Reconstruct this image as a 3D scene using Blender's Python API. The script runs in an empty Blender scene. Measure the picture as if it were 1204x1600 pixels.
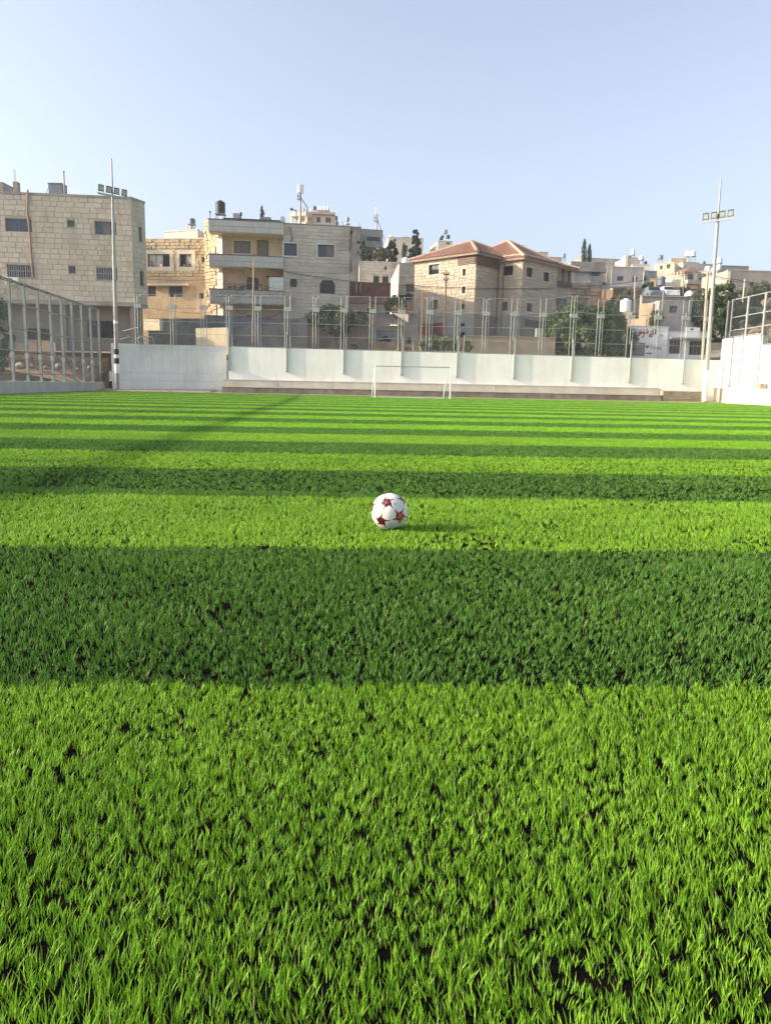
import bpy, math, random
import numpy as np
from mathutils import Vector, Matrix

# ------------------------------------------------------------------ camera, world, sun
SC = bpy.context.scene
COL = SC.collection
random.seed(7)
RNG = np.random.default_rng(11)
R = math.radians

CAM_H = 0.86
PITCH, ROLL, FPX = R(9.44), R(1.15), 1200.0
fw = Vector((0, math.cos(PITCH), -math.sin(PITCH)))
r0 = Vector((1, 0, 0)); u0 = Vector((0, math.sin(PITCH), math.cos(PITCH)))
CR = (math.cos(ROLL) * r0 + math.sin(ROLL) * u0).normalized()
CU = (-math.sin(ROLL) * r0 + math.cos(ROLL) * u0).normalized()
CP = Vector((0, 0, CAM_H))
cam = bpy.data.cameras.new('camera')
camo = bpy.data.objects.new('camera', cam); COL.objects.link(camo)
m = Matrix((CR, CU, -fw)).transposed().to_4x4(); m.translation = CP
camo.matrix_world = m
cam.sensor_fit = 'VERTICAL'; cam.sensor_height = 36.0
cam.lens = FPX / 1600 * 36.0
cam.clip_start = 0.05; cam.clip_end = 6000
SC.camera = camo

SUN_EL, SUN_BACK = R(21.5), R(7.0)         # low sun on the left, a little behind the camera
TO_SUN = Vector((-math.cos(SUN_EL) * math.cos(SUN_BACK), -math.cos(SUN_EL) * math.sin(SUN_BACK), math.sin(SUN_EL)))
world = bpy.data.worlds.new('World'); SC.world = world; world.use_nodes = True
wn = world.node_tree; bg = wn.nodes['Background']
sky = wn.nodes.new('ShaderNodeTexSky'); sky.sky_type = 'NISHITA'; sky.sun_disc = False
sky.sun_elevation = SUN_EL
sky.sun_rotation = math.atan2(TO_SUN.x, TO_SUN.y)
sky.altitude = 500; sky.air_density = 1.0; sky.dust_density = 6.0; sky.ozone_density = 3.0
hs = wn.nodes.new('ShaderNodeHueSaturation'); hs.inputs['Hue'].default_value = .503; hs.inputs['Saturation'].default_value = .62
wn.links.new(sky.outputs[0], hs.inputs['Color']); wn.links.new(hs.outputs[0], bg.inputs[0]); bg.inputs[1].default_value = 0.15
sl = bpy.data.lights.new('sun', 'SUN'); sl.energy = 3.2; sl.angle = R(0.53); sl.color = (1.0, 0.86, 0.66)
so = bpy.data.objects.new('sun', sl); COL.objects.link(so)
so.rotation_euler = TO_SUN.to_track_quat('Z', 'Y').to_euler(); so.location = (-30, -5, 40)
SC.view_settings.view_transform = 'Standard'; SC.view_settings.look = 'None'
SC.view_settings.gamma = 1.0; SC.view_settings.use_curve_mapping = False
SC.view_settings.exposure = 1.18
SC.cycles.max_bounces = 8; SC.cycles.diffuse_bounces = 4; SC.cycles.transparent_max_bounces = 8

# ------------------------------------------------------------------ measuring helpers
def ray(px, py):
    return fw * FPX + CR * (px - 602.0) + CU * (800.0 - py)
def P(px, py, Y):
    d = ray(px, py); return CP + d * (Y / d.y)
def ground_at(px, py, z=0.0):
    d = ray(px, py); return CP + d * ((z - CAM_H) / d.z)
def XY(px, Y, py=500):
    p = P(px, py, Y); return Vector((p.x, p.y))
def zat(px, py, Y):
    return P(px, py, Y).z

# ------------------------------------------------------------------ materials
MATS = {}
def nodes_of(name):
    mt = bpy.data.materials.new(name); mt.use_nodes = True
    nt = mt.node_tree
    return mt, nt, nt.nodes['Principled BSDF']
def N(nt, kind, **kw):
    n = nt.nodes.new(kind)
    for k, v in kw.items(): setattr(n, k, v)
    return n
def L(nt, a, b): nt.links.new(a, b)
def mathn(nt, op, a, b=None, c=None, clamp=False):
    n = N(nt, 'ShaderNodeMath', operation=op); n.use_clamp = clamp
    for i, v in enumerate((a, b, c)):
        if v is None: continue
        if isinstance(v, (int, float)): n.inputs[i].default_value = v
        else: L(nt, v, n.inputs[i])
    return n.outputs[0]
def mixc(nt, fac, a, b, blend='MIX'):
    n = N(nt, 'ShaderNodeMix', data_type='RGBA', blend_type=blend)
    if isinstance(fac, (int, float)): n.inputs[0].default_value = fac
    else: L(nt, fac, n.inputs[0])
    for i, v in ((6, a), (7, b)):
        if isinstance(v, tuple): n.inputs[i].default_value = (*v[:3], 1)
        else: L(nt, v, n.inputs[i])
    return n.outputs[2]
def noise(nt, vec, scale, detail=4, rough=.55):
    n = N(nt, 'ShaderNodeTexNoise'); n.inputs['Scale'].default_value = scale
    n.inputs['Detail'].default_value = detail; n.inputs['Roughness'].default_value = rough
    L(nt, vec, n.inputs['Vector']); return n.outputs[0]
def mapped(nt, vec, s):
    n = N(nt, 'ShaderNodeMapping'); n.inputs['Scale'].default_value = s
    L(nt, vec, n.inputs['Vector']); return n.outputs[0]
def ramp(nt, fac, a, b):
    n = N(nt, 'ShaderNodeMapRange'); n.inputs[1].default_value = a; n.inputs[2].default_value = b
    L(nt, fac, n.inputs[0]); return n.outputs[0]

def M(name, col, rough=.85, var=.22, scale=2.0, bump=.15, rnd=0.0, col2=None, streak=0.0, metal=0.0, stain=None, bscale=None, spec=.3):
    """weathered surface: colour that varies over metres, per-piece tint, vertical streaks, fine relief"""
    if name in MATS: return MATS[name]
    mt, nt, b = nodes_of(name)
    pos = N(nt, 'ShaderNodeNewGeometry').outputs['Position']
    n1 = noise(nt, pos, scale, 6)
    dark = tuple(c * (1 - var) for c in col); lite = tuple(min(1, c * (1 + var)) for c in col)
    c = mixc(nt, ramp(nt, n1, .3, .7), dark, lite)
    if rnd:
        at = N(nt, 'ShaderNodeAttribute'); at.attribute_name = 'rnd'
        oi = N(nt, 'ShaderNodeObjectInfo')
        f = mathn(nt, 'FRACT', mathn(nt, 'ADD', at.outputs['Fac'], oi.outputs['Random']))
        lo = tuple(x * (1 - rnd) for x in col); hi = col2 or tuple(min(1, x * (1 + rnd)) for x in col)
        c = mixc(nt, .6, c, mixc(nt, f, lo, hi))
    if stain:
        n3 = noise(nt, mapped(nt, pos, (1, 1, .45)), .55, 5, .65)
        c = mixc(nt, mathn(nt, 'MULTIPLY', ramp(nt, n3, .52, .75), .7), c, stain)
    if streak:
        n2 = noise(nt, mapped(nt, pos, (3.2, 3.2, .22)), 1.0, 4, .6)
        c = mixc(nt, mathn(nt, 'MULTIPLY', ramp(nt, n2, .5, .8), streak), c, tuple(x * .35 for x in col))
    L(nt, c, b.inputs['Base Color'])
    b.inputs['Roughness'].default_value = rough; b.inputs['Metallic'].default_value = metal
    b.inputs['Specular IOR Level'].default_value = spec
    if bump:
        bp = N(nt, 'ShaderNodeBump'); bp.inputs['Strength'].default_value = bump; bp.inputs['Distance'].default_value = .05
        L(nt, noise(nt, pos, bscale or scale * 9, 5, .65), bp.inputs['Height']); L(nt, bp.outputs[0], b.inputs['Normal'])
    MATS[name] = mt
    return mt

def glass(name, col, rough=.08):
    if name in MATS: return MATS[name]
    mt, nt, b = nodes_of(name)
    pos = N(nt, 'ShaderNodeNewGeometry').outputs['Position']
    n1 = noise(nt, pos, 1.2, 3)
    L(nt, mixc(nt, n1, tuple(c * .6 for c in col), tuple(c * 1.4 for c in col)), b.inputs['Base Color'])
    b.inputs['Roughness'].default_value = rough
    MATS[name] = mt
    return mt

def leaf_mat(name, a, b2, trans=.35, gloss=.45):
    if name in MATS: return MATS[name]
    mt, nt, b = nodes_of(name)
    at = N(nt, 'ShaderNodeAttribute'); at.attribute_name = 'rnd'
    c = mixc(nt, at.outputs['Fac'], a, b2)
    L(nt, c, b.inputs['Base Color']); b.inputs['Roughness'].default_value = gloss
    b.inputs['Specular IOR Level'].default_value = .35
    tr = N(nt, 'ShaderNodeBsdfTranslucent'); L(nt, c, tr.inputs[0])
    mx = N(nt, 'ShaderNodeMixShader'); mx.inputs[0].default_value = trans
    L(nt, b.outputs[0], mx.inputs[1]); L(nt, tr.outputs[0], mx.inputs[2])
    L(nt, mx.outputs[0], nt.nodes['Material Output'].inputs[0])
    MATS[name] = mt
    return mt

# ------------------------------------------------------------------ mesh helpers
class MB:
    def __init__(s): s.v = []; s.f = []; s.r = []
    def quad(s, a, b, c, d, rnd=0.0):
        k = len(s.v); s.v += [tuple(a), tuple(b), tuple(c), tuple(d)]; s.f.append((k, k + 1, k + 2, k + 3)); s.r += [rnd] * 4
    def poly(s, pts, rnd=0.0):
        k = len(s.v); s.v += [tuple(p) for p in pts]; s.f.append(tuple(range(k, k + len(pts)))); s.r += [rnd] * len(pts)
    def hexa(s, b4, t4, rnd=0.0):
        """b4, t4: bottom and top corners in the same turn"""
        k = len(s.v); s.v += [tuple(p) for p in b4] + [tuple(p) for p in t4]; s.r += [rnd] * 8
        s.f += [(k + 3, k + 2, k + 1, k), (k + 4, k + 5, k + 6, k + 7)]
        for i in range(4):
            j = (i + 1) % 4; s.f.append((k + i, k + j, k + 4 + j, k + 4 + i))
    def box(s, x0, y0, z0, x1, y1, z1, rnd=0.0):
        s.hexa([(x0, y0, z0), (x1, y0, z0), (x1, y1, z0), (x0, y1, z0)], [(x0, y0, z1), (x1, y0, z1), (x1, y1, z1), (x0, y1, z1)], rnd)
    def obox(s, c, ux, uy, uz, rnd=0.0):
        """box about c with half-axis vectors"""
        c = Vector(c); ux, uy, uz = Vector(ux), Vector(uy), Vector(uz)
        b = [c - ux - uy - uz, c + ux - uy - uz, c + ux + uy - uz, c - ux + uy - uz]
        s.hexa(b, [p + 2 * uz for p in b], rnd)
    def tube(s, pts, rad, n=6, caps=True, rnd=0.0):
        pts = [Vector(p) for p in pts]; rads = rad if isinstance(rad, (list, tuple)) else [rad] * len(pts)
        base = len(s.v); prev = None
        for i, p in enumerate(pts):
            t = (pts[min(i + 1, len(pts) - 1)] - pts[max(i - 1, 0)]).normalized()
            a = prev if prev is not None else (Vector((0, 0, 1)) if abs(t.z) < .9 else Vector((1, 0, 0)))
            x = (a - t * a.dot(t)).normalized(); y = t.cross(x); prev = x
            for k in range(n):
                g = 2 * math.pi * k / n + math.pi / n
                s.v.append(tuple(p + (x * math.cos(g) + y * math.sin(g)) * rads[i])); s.r.append(rnd)
        for i in range(len(pts) - 1):
            for k in range(n):
                a = base + i * n + k; b = base + i * n + (k + 1) % n
                s.f.append((a, b, b + n, a + n))
        if caps:
            s.f.append(tuple(base + k for k in range(n - 1, -1, -1)))
            s.f.append(tuple(base + (len(pts) - 1) * n + k for k in range(n)))
    def lathe(s, c, prof, n=16, rnd=0.0):
        base = len(s.v)
        for r_, z in prof:
            for k in range(n):
                g = 2 * math.pi * k / n
                s.v.append((c[0] + r_ * math.cos(g), c[1] + r_ * math.sin(g), c[2] + z)); s.r.append(rnd)
        for i in range(len(prof) - 1):
            for k in range(n):
                a = base + i * n + k; b = base + i * n + (k + 1) % n
                s.f.append((a, b, b + n, a + n))
        s.f.append(tuple(base + k for k in range(n - 1, -1, -1)))
        s.f.append(tuple(base + (len(prof) - 1) * n + k for k in range(n)))

def mesh_of(mb, name, off=(0, 0, 0), smooth=False):
    me = bpy.data.meshes.new(name)
    v = np.array(mb.v, dtype=np.float32) - np.array(off, dtype=np.float32)
    me.from_pydata(v.tolist(), [], mb.f)
    at = me.attributes.new('rnd', 'FLOAT', 'POINT'); at.data.foreach_set('value', np.array(mb.r, dtype=np.float32))
    if smooth:
        for p in me.polygons: p.use_smooth = True
        me.set_sharp_from_angle(angle=R(40))
    me.update(); return me
def world_loc(o):
    v = Vector((0, 0, 0))
    while o is not None: v += o.location; o = o.parent
    return v
def part(par, name, mb, mat, label=None, stuff=False, smooth=False):
    """a part in world coordinates under its thing (things carry no rotation while parts are added)"""
    me = mesh_of(mb, name, world_loc(par) if par else (0, 0, 0), smooth)
    o = bpy.data.objects.new(name, me); COL.objects.link(o); o.parent = par; me.materials.append(mat)
    if label: o['label'] = label
    if stuff: o['kind'] = 'stuff'
    return o
def tag(o, label=None, cat=None, group=None, kind=None):
    if label: o['label'] = label
    if cat: o['category'] = cat
    if group: o['group'] = group
    if kind: o['kind'] = kind
    return o
def thing(name, label, cat, loc=(0, 0, 0), group=None):
    o = bpy.data.objects.new(name, None); o.empty_display_size = .3; COL.objects.link(o); o.location = loc
    return tag(o, label, cat, group)
def single(name, label, cat, mb, mat, group=None, smooth=False):
    v = np.array(mb.v); lo = v.min(0); c = ((lo[0] + v[:, 0].max()) / 2, (lo[1] + v[:, 1].max()) / 2, lo[2])
    me = mesh_of(mb, name, c, smooth); me.materials.append(mat)
    o = bpy.data.objects.new(name, me); COL.objects.link(o); o.location = c
    return tag(o, label, cat, group)
def structure(name, mb, mat, smooth=False):
    me = mesh_of(mb, name, (0, 0, 0), smooth); me.materials.append(mat)
    o = bpy.data.objects.new(name, me); COL.objects.link(o); o['kind'] = 'structure'; return o
def dup(root, loc, label=None, rz=None, scale=None):
    c = root.copy(); COL.objects.link(c); c.location = loc
    if rz is not None: c.rotation_euler = (0, 0, rz)
    if scale is not None: c.scale = scale
    if label: c['label'] = label
    for ch in list(root.children):
        d = ch.copy(); COL.objects.link(d); d.parent = c
        for g in list(ch.children):
            e = g.copy(); COL.objects.link(e); e.parent = d
    return c
def piece(name, me, par, loc, rz=0.0, scale=(1, 1, 1)):
    o = bpy.data.objects.new(name, me); COL.objects.link(o); o.parent = par
    o.location = loc; o.rotation_euler = (0, 0, rz); o.scale = scale
    return o

# ------------------------------------------------------------------ building helpers
class Face:
    """vertical wall plane from plan point A to B, left to right as seen from outside"""
    def __init__(s, A, B):
        s.A = Vector(A[:2]); s.B = Vector(B[:2]); d = s.B - s.A; s.w = d.length; s.u = d / s.w
        s.n = Vector((s.u.y, -s.u.x)); s.yaw = math.atan2(s.u.y, s.u.x)
    def hit(s, px, py):
        d = ray(px, py); t = ((s.A - CP.xy).dot(s.n)) / d.xy.dot(s.n); p = CP + d * t
        return (p.xy - s.A).dot(s.u), p.z
    def pt(s, u, z, off=0.0):
        p = s.A + s.u * u + s.n * off; return Vector((p.x, p.y, z))
    def rect(s, x0, y0, x1, y1):
        xm, ym = (x0 + x1) / 2, (y0 + y1) / 2
        return (s.hit(x0, ym)[0], s.hit(xm, y1)[1], s.hit(x1, ym)[0], s.hit(xm, y0)[1])   # u0,z0,u1,z1
    def box(s, mb, u0, z0, u1, z1, o0, o1, rnd=0.0):
        """box on the wall between offsets o0 (inner) and o1 (outer)"""
        b = [s.pt(u0, z0, o1), s.pt(u1, z0, o1), s.pt(u1, z0, o0), s.pt(u0, z0, o0)]
        mb.hexa(b, [p + Vector((0, 0, z1 - z0)) for p in b], rnd)
    def wall(s, mb, z0, z1, holes=(), depth=.3, u0=0.0, u1=None):
        u1 = s.w if u1 is None else u1
        us = sorted({u0, u1, *[h[0] for h in holes], *[h[2] for h in holes]}); us = [u for u in us if u0 <= u <= u1]
        zs = sorted({z0, z1, *[h[1] for h in holes], *[h[3] for h in holes]}); zs = [z for z in zs if z0 <= z <= z1]
        for i in range(len(us) - 1):
            for j in range(len(zs) - 1):
                um, zm = (us[i] + us[i + 1]) / 2, (zs[j] + zs[j + 1]) / 2
                if any(h[0] < um < h[2] and h[1] < zm < h[3] for h in holes): continue
                mb.quad(s.pt(us[i], zs[j]), s.pt(us[i + 1], zs[j]), s.pt(us[i + 1], zs[j + 1]), s.pt(us[i], zs[j + 1]))
        for a, b, c, d in holes:
            a, c = max(a, u0), min(c, u1)
            f = [s.pt(a, b), s.pt(c, b), s.pt(c, d), s.pt(a, d)]; k = [s.pt(a, b, -depth), s.pt(c, b, -depth), s.pt(c, d, -depth), s.pt(a, d, -depth)]
            for i in range(4):
                j = (i + 1) % 4; mb.quad(f[i], k[i], k[j], f[j])
            mb.quad(*k)

STONE_ME = {}
def unit_stone(mat):
    """rock-faced block, x -.5...5, z 0..1, bulging to -y"""
    if mat.name in STONE_ME: return STONE_ME[mat.name]
    mb = MB(); e = .06
    b = [(-.5, 0, 0), (.5, 0, 0), (.5, 0, 1), (-.5, 0, 1)]; f = [(-.5 + e * .5, -1, e), (.5 - e * .5, -1, e), (.5 - e * .5, -1, 1 - e), (-.5 + e * .5, -1, 1 - e)]
    mb.quad(*f)
    for i in range(4):
        j = (i + 1) % 4; mb.quad(b[i], b[j], f[j], f[i])
    me = mesh_of(mb, 'stone'); me.materials.append(mat); STONE_ME[mat.name] = me
    return me
BUDGET = {}
def stones(par, face, z0, z1, h, wmin, wmax, mat, holes=(), u0=0.0, u1=None, gap=.018, proud=.03, limit=300, vary=.5, zfun=None):
    """coursed blocks on a wall: the first ones single pieces, the rest joined"""
    u1 = face.w if u1 is None else u1
    rest = MB(); n = max(1, round((z1 - z0) / h)); hh = (z1 - z0) / n; rows = []
    for k in range(n - 1, -1, -1):
        za, zb = z0 + k * hh, z0 + (k + 1) * hh
        cuts = [(hx[0], hx[2]) for hx in holes if hx[1] < zb - .04 and hx[3] > za + .04]
        u = u0 - random.random() * wmin
        while u < u1:
            w = random.uniform(wmin, wmax); segs = [(max(u, u0), min(u + w, u1))]
            for c in cuts:
                ns = []
                for a, b in segs:
                    if c[1] <= a or c[0] >= b: ns.append((a, b))
                    else:
                        if c[0] > a: ns.append((a, c[0]))
                        if c[1] < b: ns.append((c[1], b))
                segs = ns
            for a, b in segs:
                if b - a > .08: rows.append((a + gap / 2, za + gap / 2, b - gap / 2, zb - gap / 2))
            u += w
    me = unit_stone(mat); base = world_loc(par)
    for a, za, b, zb in rows:
        pr = proud * (1 - vary + vary * 2 * random.random())
        used = BUDGET.get(par.name, 0)
        if used < limit:
            BUDGET[par.name] = used + 1
            p = face.pt((a + b) / 2, za, 0.002) - base
            piece('stone', me, par, p, face.yaw, (b - a, pr, zb - za))
        else:
            rn = random.random(); e = min(.02, (zb - za) * .08)
            f = [face.pt(a + e, za + e, pr), face.pt(b - e, za + e, pr), face.pt(b - e, zb - e, pr), face.pt(a + e, zb - e, pr)]
            k = [face.pt(a, za, .002), face.pt(b, za, .002), face.pt(b, zb, .002), face.pt(a, zb, .002)]
            rest.quad(*f, rnd=rn)
            for i in range(4):
                j = (i + 1) % 4; rest.quad(k[i], k[j], f[j], f[i], rnd=rn)
    if rest.f: part(par, 'stone_facing', rest, mat, stuff=True)

def window(par, face, rc, fmat, gmat, cols=2, rows=1, recess=.16, fr=.06, sill=None, trim=None, grille=None, curtain=None):
    u0, z0, u1, z1 = rc
    mb = MB(); o0, o1 = -recess - .05, -recess + .02
    face.box(mb, u0 + .004, z0 + .004, u1 - .004, z0 + fr, o0, o1); face.box(mb, u0 + .004, z1 - fr, u1 - .004, z1 - .004, o0, o1)
    face.box(mb, u0 + .004, z0 + fr + .001, u0 + fr, z1 - fr - .001, o0, o1); face.box(mb, u1 - fr, z0 + fr + .001, u1 - .004, z1 - fr - .001, o0, o1)
    iw, ih = (u1 - u0 - 2 * fr) / cols, (z1 - z0 - 2 * fr) / rows
    for i in range(1, cols):
        u = u0 + fr + iw * i; face.box(mb, u - fr * .4, z0 + fr + .001, u + fr * .4, z1 - fr - .001, o0, o1 - .006)
    for j in range(1, rows):
        z = z0 + fr + ih * j; face.box(mb, u0 + fr + .001, z - fr * .4, u1 - fr - .001, z + fr * .4, o0, o1 - .011)
    w = part(par, 'window', mb, fmat)
    for i in range(cols):
        for j in range(rows):
            g = MB(); a, b = u0 + fr + iw * i, z0 + fr + ih * j; o = -recess - .02 - .012 * (i % 2)
            g.quad(face.pt(a, b, o), face.pt(a + iw, b, o), face.pt(a + iw, b + ih, o), face.pt(a, b + ih, o))
            gm = gmat if not isinstance(gmat, (list, tuple)) else gmat[(i + j) % len(gmat)]
            part(w, 'pane', g, gm)
    if sill:
        s = MB(); face.box(s, u0 - .08, z0 - .1, u1 + .08, z0 - .002, -.1, .08); part(w, 'sill', s, sill)
    if trim:
        t = MB(); k = .13
        face.box(t, u0 - k, z1 + .002, u1 + k, z1 + k, -.02, .05); face.box(t, u0 - k, z0 - k, u0 - .002, z1, -.02, .05)
        face.box(t, u1 + .002, z0 - k, u1 + k, z1, -.02, .05); face.box(t, u0, z0 - k, u1, z0 - .002, -.02, .055)
        part(w, 'trim', t, trim)
    if grille:
        g = MB(); nb = max(3, int((u1 - u0) / .16))
        for i in range(nb + 1):
            u = u0 + (u1 - u0) * i / nb; g.tube([face.pt(u, z0, .03), face.pt(u, z1, .03)], .011, 4)
        for z in (z0 + .02, (z0 + z1) / 2, z1 - .02): g.tube([face.pt(u0, z, .03), face.pt(u1, z, .03)], .013, 4)
        part(w, 'grille', g, grille)
    return w

def block(par, name, faces, back, z0, z1, mat, holes=None, slab=None, slabname='roof', parapet=0.0):
    """walls over a footprint: the seen faces in turn, then hidden plan points behind"""
    mb = MB(); holes = holes or {}
    for i, f in enumerate(faces): f.wall(mb, z0, z1, holes.get(i, ()))
    pts = [f.A for f in faces] + [faces[-1].B] + [Vector(b) for b in back]
    loop = [faces[-1].B] + [Vector(b) for b in back] + [faces[0].A]
    for a, b in zip(loop, loop[1:]):
        mb.quad((a.x, a.y, z0), (b.x, b.y, z0), (b.x, b.y, z1), (a.x, a.y, z1))
    o = part(par, name, mb, mat)
    if slab:
        rf = MB(); zt = z1 - parapet
        rf.poly([(p.x, p.y, zt + .003) for p in pts])
        if parapet:
            c = sum(pts, Vector((0, 0))) / len(pts); ins = [p + (c - p).normalized() * .28 for p in pts]
            for i in range(len(pts)):
                j = (i + 1) % len(pts); a, b, ai, bi = pts[i], pts[j], ins[i], ins[j]
                rf.quad((a.x, a.y, z1), (b.x, b.y, z1), (bi.x, bi.y, z1 + .002), (ai.x, ai.y, z1 + .002))
                rf.quad((ai.x, ai.y, zt), (bi.x, bi.y, zt), (bi.x, bi.y, z1 + .002), (ai.x, ai.y, z1 + .002))
        part(par, slabname, rf, slab)
    return o

# ------------------------------------------------------------------ palette
stoneA = M('limestone_cool', (.52, .46, .37), rnd=.11, col2=(.58, .515, .42), var=.12, scale=1.3, bump=.4, bscale=14, stain=(.30, .23, .15), streak=.12)
stoneD = M('limestone_grey', (.46, .42, .36), rnd=.14, col2=(.54, .49, .415), var=.15, scale=1.1, bump=.4, bscale=14, stain=(.25, .20, .15), streak=.25)
stoneB = M('limestone_gold', (.52, .41, .25), rnd=.2, col2=(.60, .48, .31), var=.2, scale=1.6, bump=.7, bscale=10, stain=(.36, .21, .09), streak=.2)
stoneK = M('limestone_warm', (.45, .38, .285), rnd=.18, col2=(.54, .455, .35), var=.14, scale=1.4, bump=.5, bscale=12, streak=.12)
stoneL = M('rubble_stone', (.28, .24, .19), rnd=.35, col2=(.38, .32, .25), var=.3, scale=1.5, bump=.8, bscale=8)
mortar = M('mortar', (.40, .345, .275), var=.2, scale=3)
mortarK = M('mortar_warm', (.36, .30, .22), var=.2, scale=3)
plaster_peach = M('peach_plaster', (.55, .40, .28), var=.14, scale=.9, bump=.08, streak=.15, stain=(.42, .31, .21))
plaster_ochre = M('ochre_plaster', (.45, .33, .205), var=.25, scale=.8, bump=.2, streak=.3, stain=(.30, .17, .09))
plaster_cream = M('cream_plaster', (.60, .53, .42), var=.12, scale=.8, bump=.12, streak=.15)
plaster_grey = M('grey_plaster', (.33, .32, .30), var=.22, scale=.8, bump=.2, streak=.35)
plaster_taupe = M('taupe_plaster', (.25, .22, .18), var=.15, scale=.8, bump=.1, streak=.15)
concrete = M('concrete', (.30, .285, .26), var=.25, scale=1.0, bump=.25, streak=.35)
concrete_dark = M('dark_concrete', (.16, .155, .15), var=.3, scale=.9, bump=.3, streak=.35)
limewash = M('limewashed_render', (.53, .465, .36), var=.14, scale=.8, bump=.12, streak=.2, stain=(.42, .36, .27))
concrete_blue = M('pale_concrete', (.30, .30, .285), var=.15, scale=1.2, bump=.15, streak=.3)
brick_red = M('red_brown_render', (.27, .13, .085), var=.3, scale=1.5, bump=.5, stain=(.16, .11, .08), streak=.2)
white_wall = M('white_painted_plaster', (.80, .785, .75), var=.05, scale=.7, bump=.08, streak=.14, stain=(.66, .64, .585))
white_wall_b = M('white_painted_block', (.73, .745, .755), var=.07, scale=.9, bump=.1, streak=.2, stain=(.55, .56, .56))
step_dark = M('dark_step_concrete', (.20, .17, .135), var=.35, scale=1.4, bump=.3, streak=.3, stain=(.36, .32, .26))  # lower step much darker than the upper one, patchy and streaked
step_pale = M('step_concrete', (.52, .47, .40), var=.12, scale=1.2, bump=.1, streak=.1)
kerb_mat = M('kerb_concrete', (.40, .40, .375), var=.12, scale=1.0, bump=.1, streak=.2)
dirt = M('dirt', (.26, .20, .14), var=.35, scale=1.5, bump=.6)
soil = M('brown_soil', (.235, .165, .105), var=.35, scale=1.2, bump=.8, bscale=6)
hill_mat = M('dry_hillside', (.24, .20, .14), var=.35, scale=.35, bump=.6, bscale=2)
galv = M('galvanised_steel', (.27, .285, .28), rough=.5, var=.12, scale=3, bump=.02, metal=.4)
galv_l = M('painted_steel_pale', (.34, .35, .335), rough=.5, var=.1, scale=3, bump=.02, metal=.15)
pole_mat = M('grey_pole_paint', (.33, .32, .30), rough=.55, var=.12, scale=2, bump=.02, streak=.1)
white_metal = M('white_paint', (.80, .80, .78), rough=.4, var=.04, scale=3, bump=.01)
white_plastic = M('white_tank_plastic', (.78, .79, .79), rough=.45, var=.05, scale=1.5, bump=.03, streak=.08)
black_plastic = M('black_tank_plastic', (.035, .04, .048), rough=.5, var=.3, scale=1.5, bump=.05)
grey_plastic = M('grey_tank', (.16, .18, .21), rough=.5, var=.2, scale=1.5, bump=.05)
rust = M('rusty_steel', (.22, .115, .06), rough=.8, var=.3, scale=4, bump=.2)
wood = M('weathered_wood', (.30, .235, .165), var=.25, scale=3, bump=.3)
brown_slat = M('brown_aluminium', (.15, .075, .055), rough=.5, var=.15, scale=2, bump=.02)
dark_metal = M('dark_steel', (.05, .055, .06), rough=.5, var=.2, scale=3, bump=.02)
black_mat = M('black_rubber', (.015, .015, .017), rough=.6, var=.2, scale=3, bump=.05)
alu = M('aluminium', (.20, .20, .20), rough=.4, var=.08, scale=2, bump=0, metal=.3)
alu_white = M('white_aluminium', (.52, .52, .50), rough=.4, var=.05, scale=2, bump=0)
brown_frame = M('brown_frame', (.10, .075, .06), rough=.5, var=.1, scale=2, bump=0)
trim_mat = M('pale_stone_trim', (.55, .49, .39), var=.1, scale=1.5, bump=.1)
slab_mat = M('pale_cladding', (.52, .51, .48), rnd=.1, var=.06, scale=1.2, bump=.1, streak=.25)
roof_tile = M('terracotta_tiles', (.245, .135, .10), rnd=.22, col2=(.31, .175, .13), var=.16, scale=1.1, bump=.3, bscale=6, streak=.05)
ridge_mat = M('terracotta_ridge', (.52, .36, .28), var=.12, scale=2, bump=.15)
red_metal = M('red_brown_shutter', (.20, .07, .045), rough=.6, var=.15, scale=2, bump=.05)
gl_dark = glass('window_dark', (.018, .022, .03))
gl_blue = glass('window_blue', (.05, .07, .10), .12)
gl_curtain = glass('window_curtain', (.16, .14, .125), .25)
gl_pale = glass('window_pale', (.42, .42, .39), .2)
gl_far = glass('window_shaded', (.07, .075, .08), .15)

# ------------------------------------------------------------------ ground, terrain
def XL(y): return np.where(np.asarray(y) > 40, -16.25 - .0893 * np.asarray(y), -17.342 - .062 * np.asarray(y)) if isinstance(y, np.ndarray) else (-16.25 - .0893 * y if y > 40 else -17.342 - .062 * y)   # left kerb line
def XR(y): return 27.23 - .045 * y            # right wall line
g = MB(); g.quad((-690, -290, -.06), (690, -290, -.06), (690, 690, -.06), (-690, 690, -.06))
structure('ground', g, dirt)

def hill_z(x, y):
    ys = [58.9, 60, 66, 72, 100, 130, 160, 200, 260, 400]; zs = [2.6, 2.9, 3.2, 4.2, 8.5, 14, 20, 26.5, 31, 36]
    z = float(np.interp(y, ys, zs))
    z *= 1 + .05 * math.sin(x * .05) * (y > 75)
    f = 1.0
    if x < -20: f = max(0.0, 1 + (x + 20) / 60.0) if y > 80 else 1
    return z * max(.35, f) - (0 if x > -15.5 else .0)
hm = MB(); xs = list(range(-140, 221, 6)); ys = [59.6, 61, 63, 66, 70, 75, 82, 90, 100, 112, 124, 136, 148, 160, 175, 190, 210, 240, 280, 340, 400]
for yy in ys:
    for xx in xs: hm.v.append((xx, yy, hill_z(xx, yy) + (random.random() - .5) * .25 * (yy > 70))); hm.r.append(0)
for j in range(len(ys) - 1):
    for i in range(len(xs) - 1):
        a = j * len(xs) + i; hm.f.append((a, a + 1, a + 1 + len(xs), a + len(xs)))
structure('hillside', hm, hill_mat, smooth=True)

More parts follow.
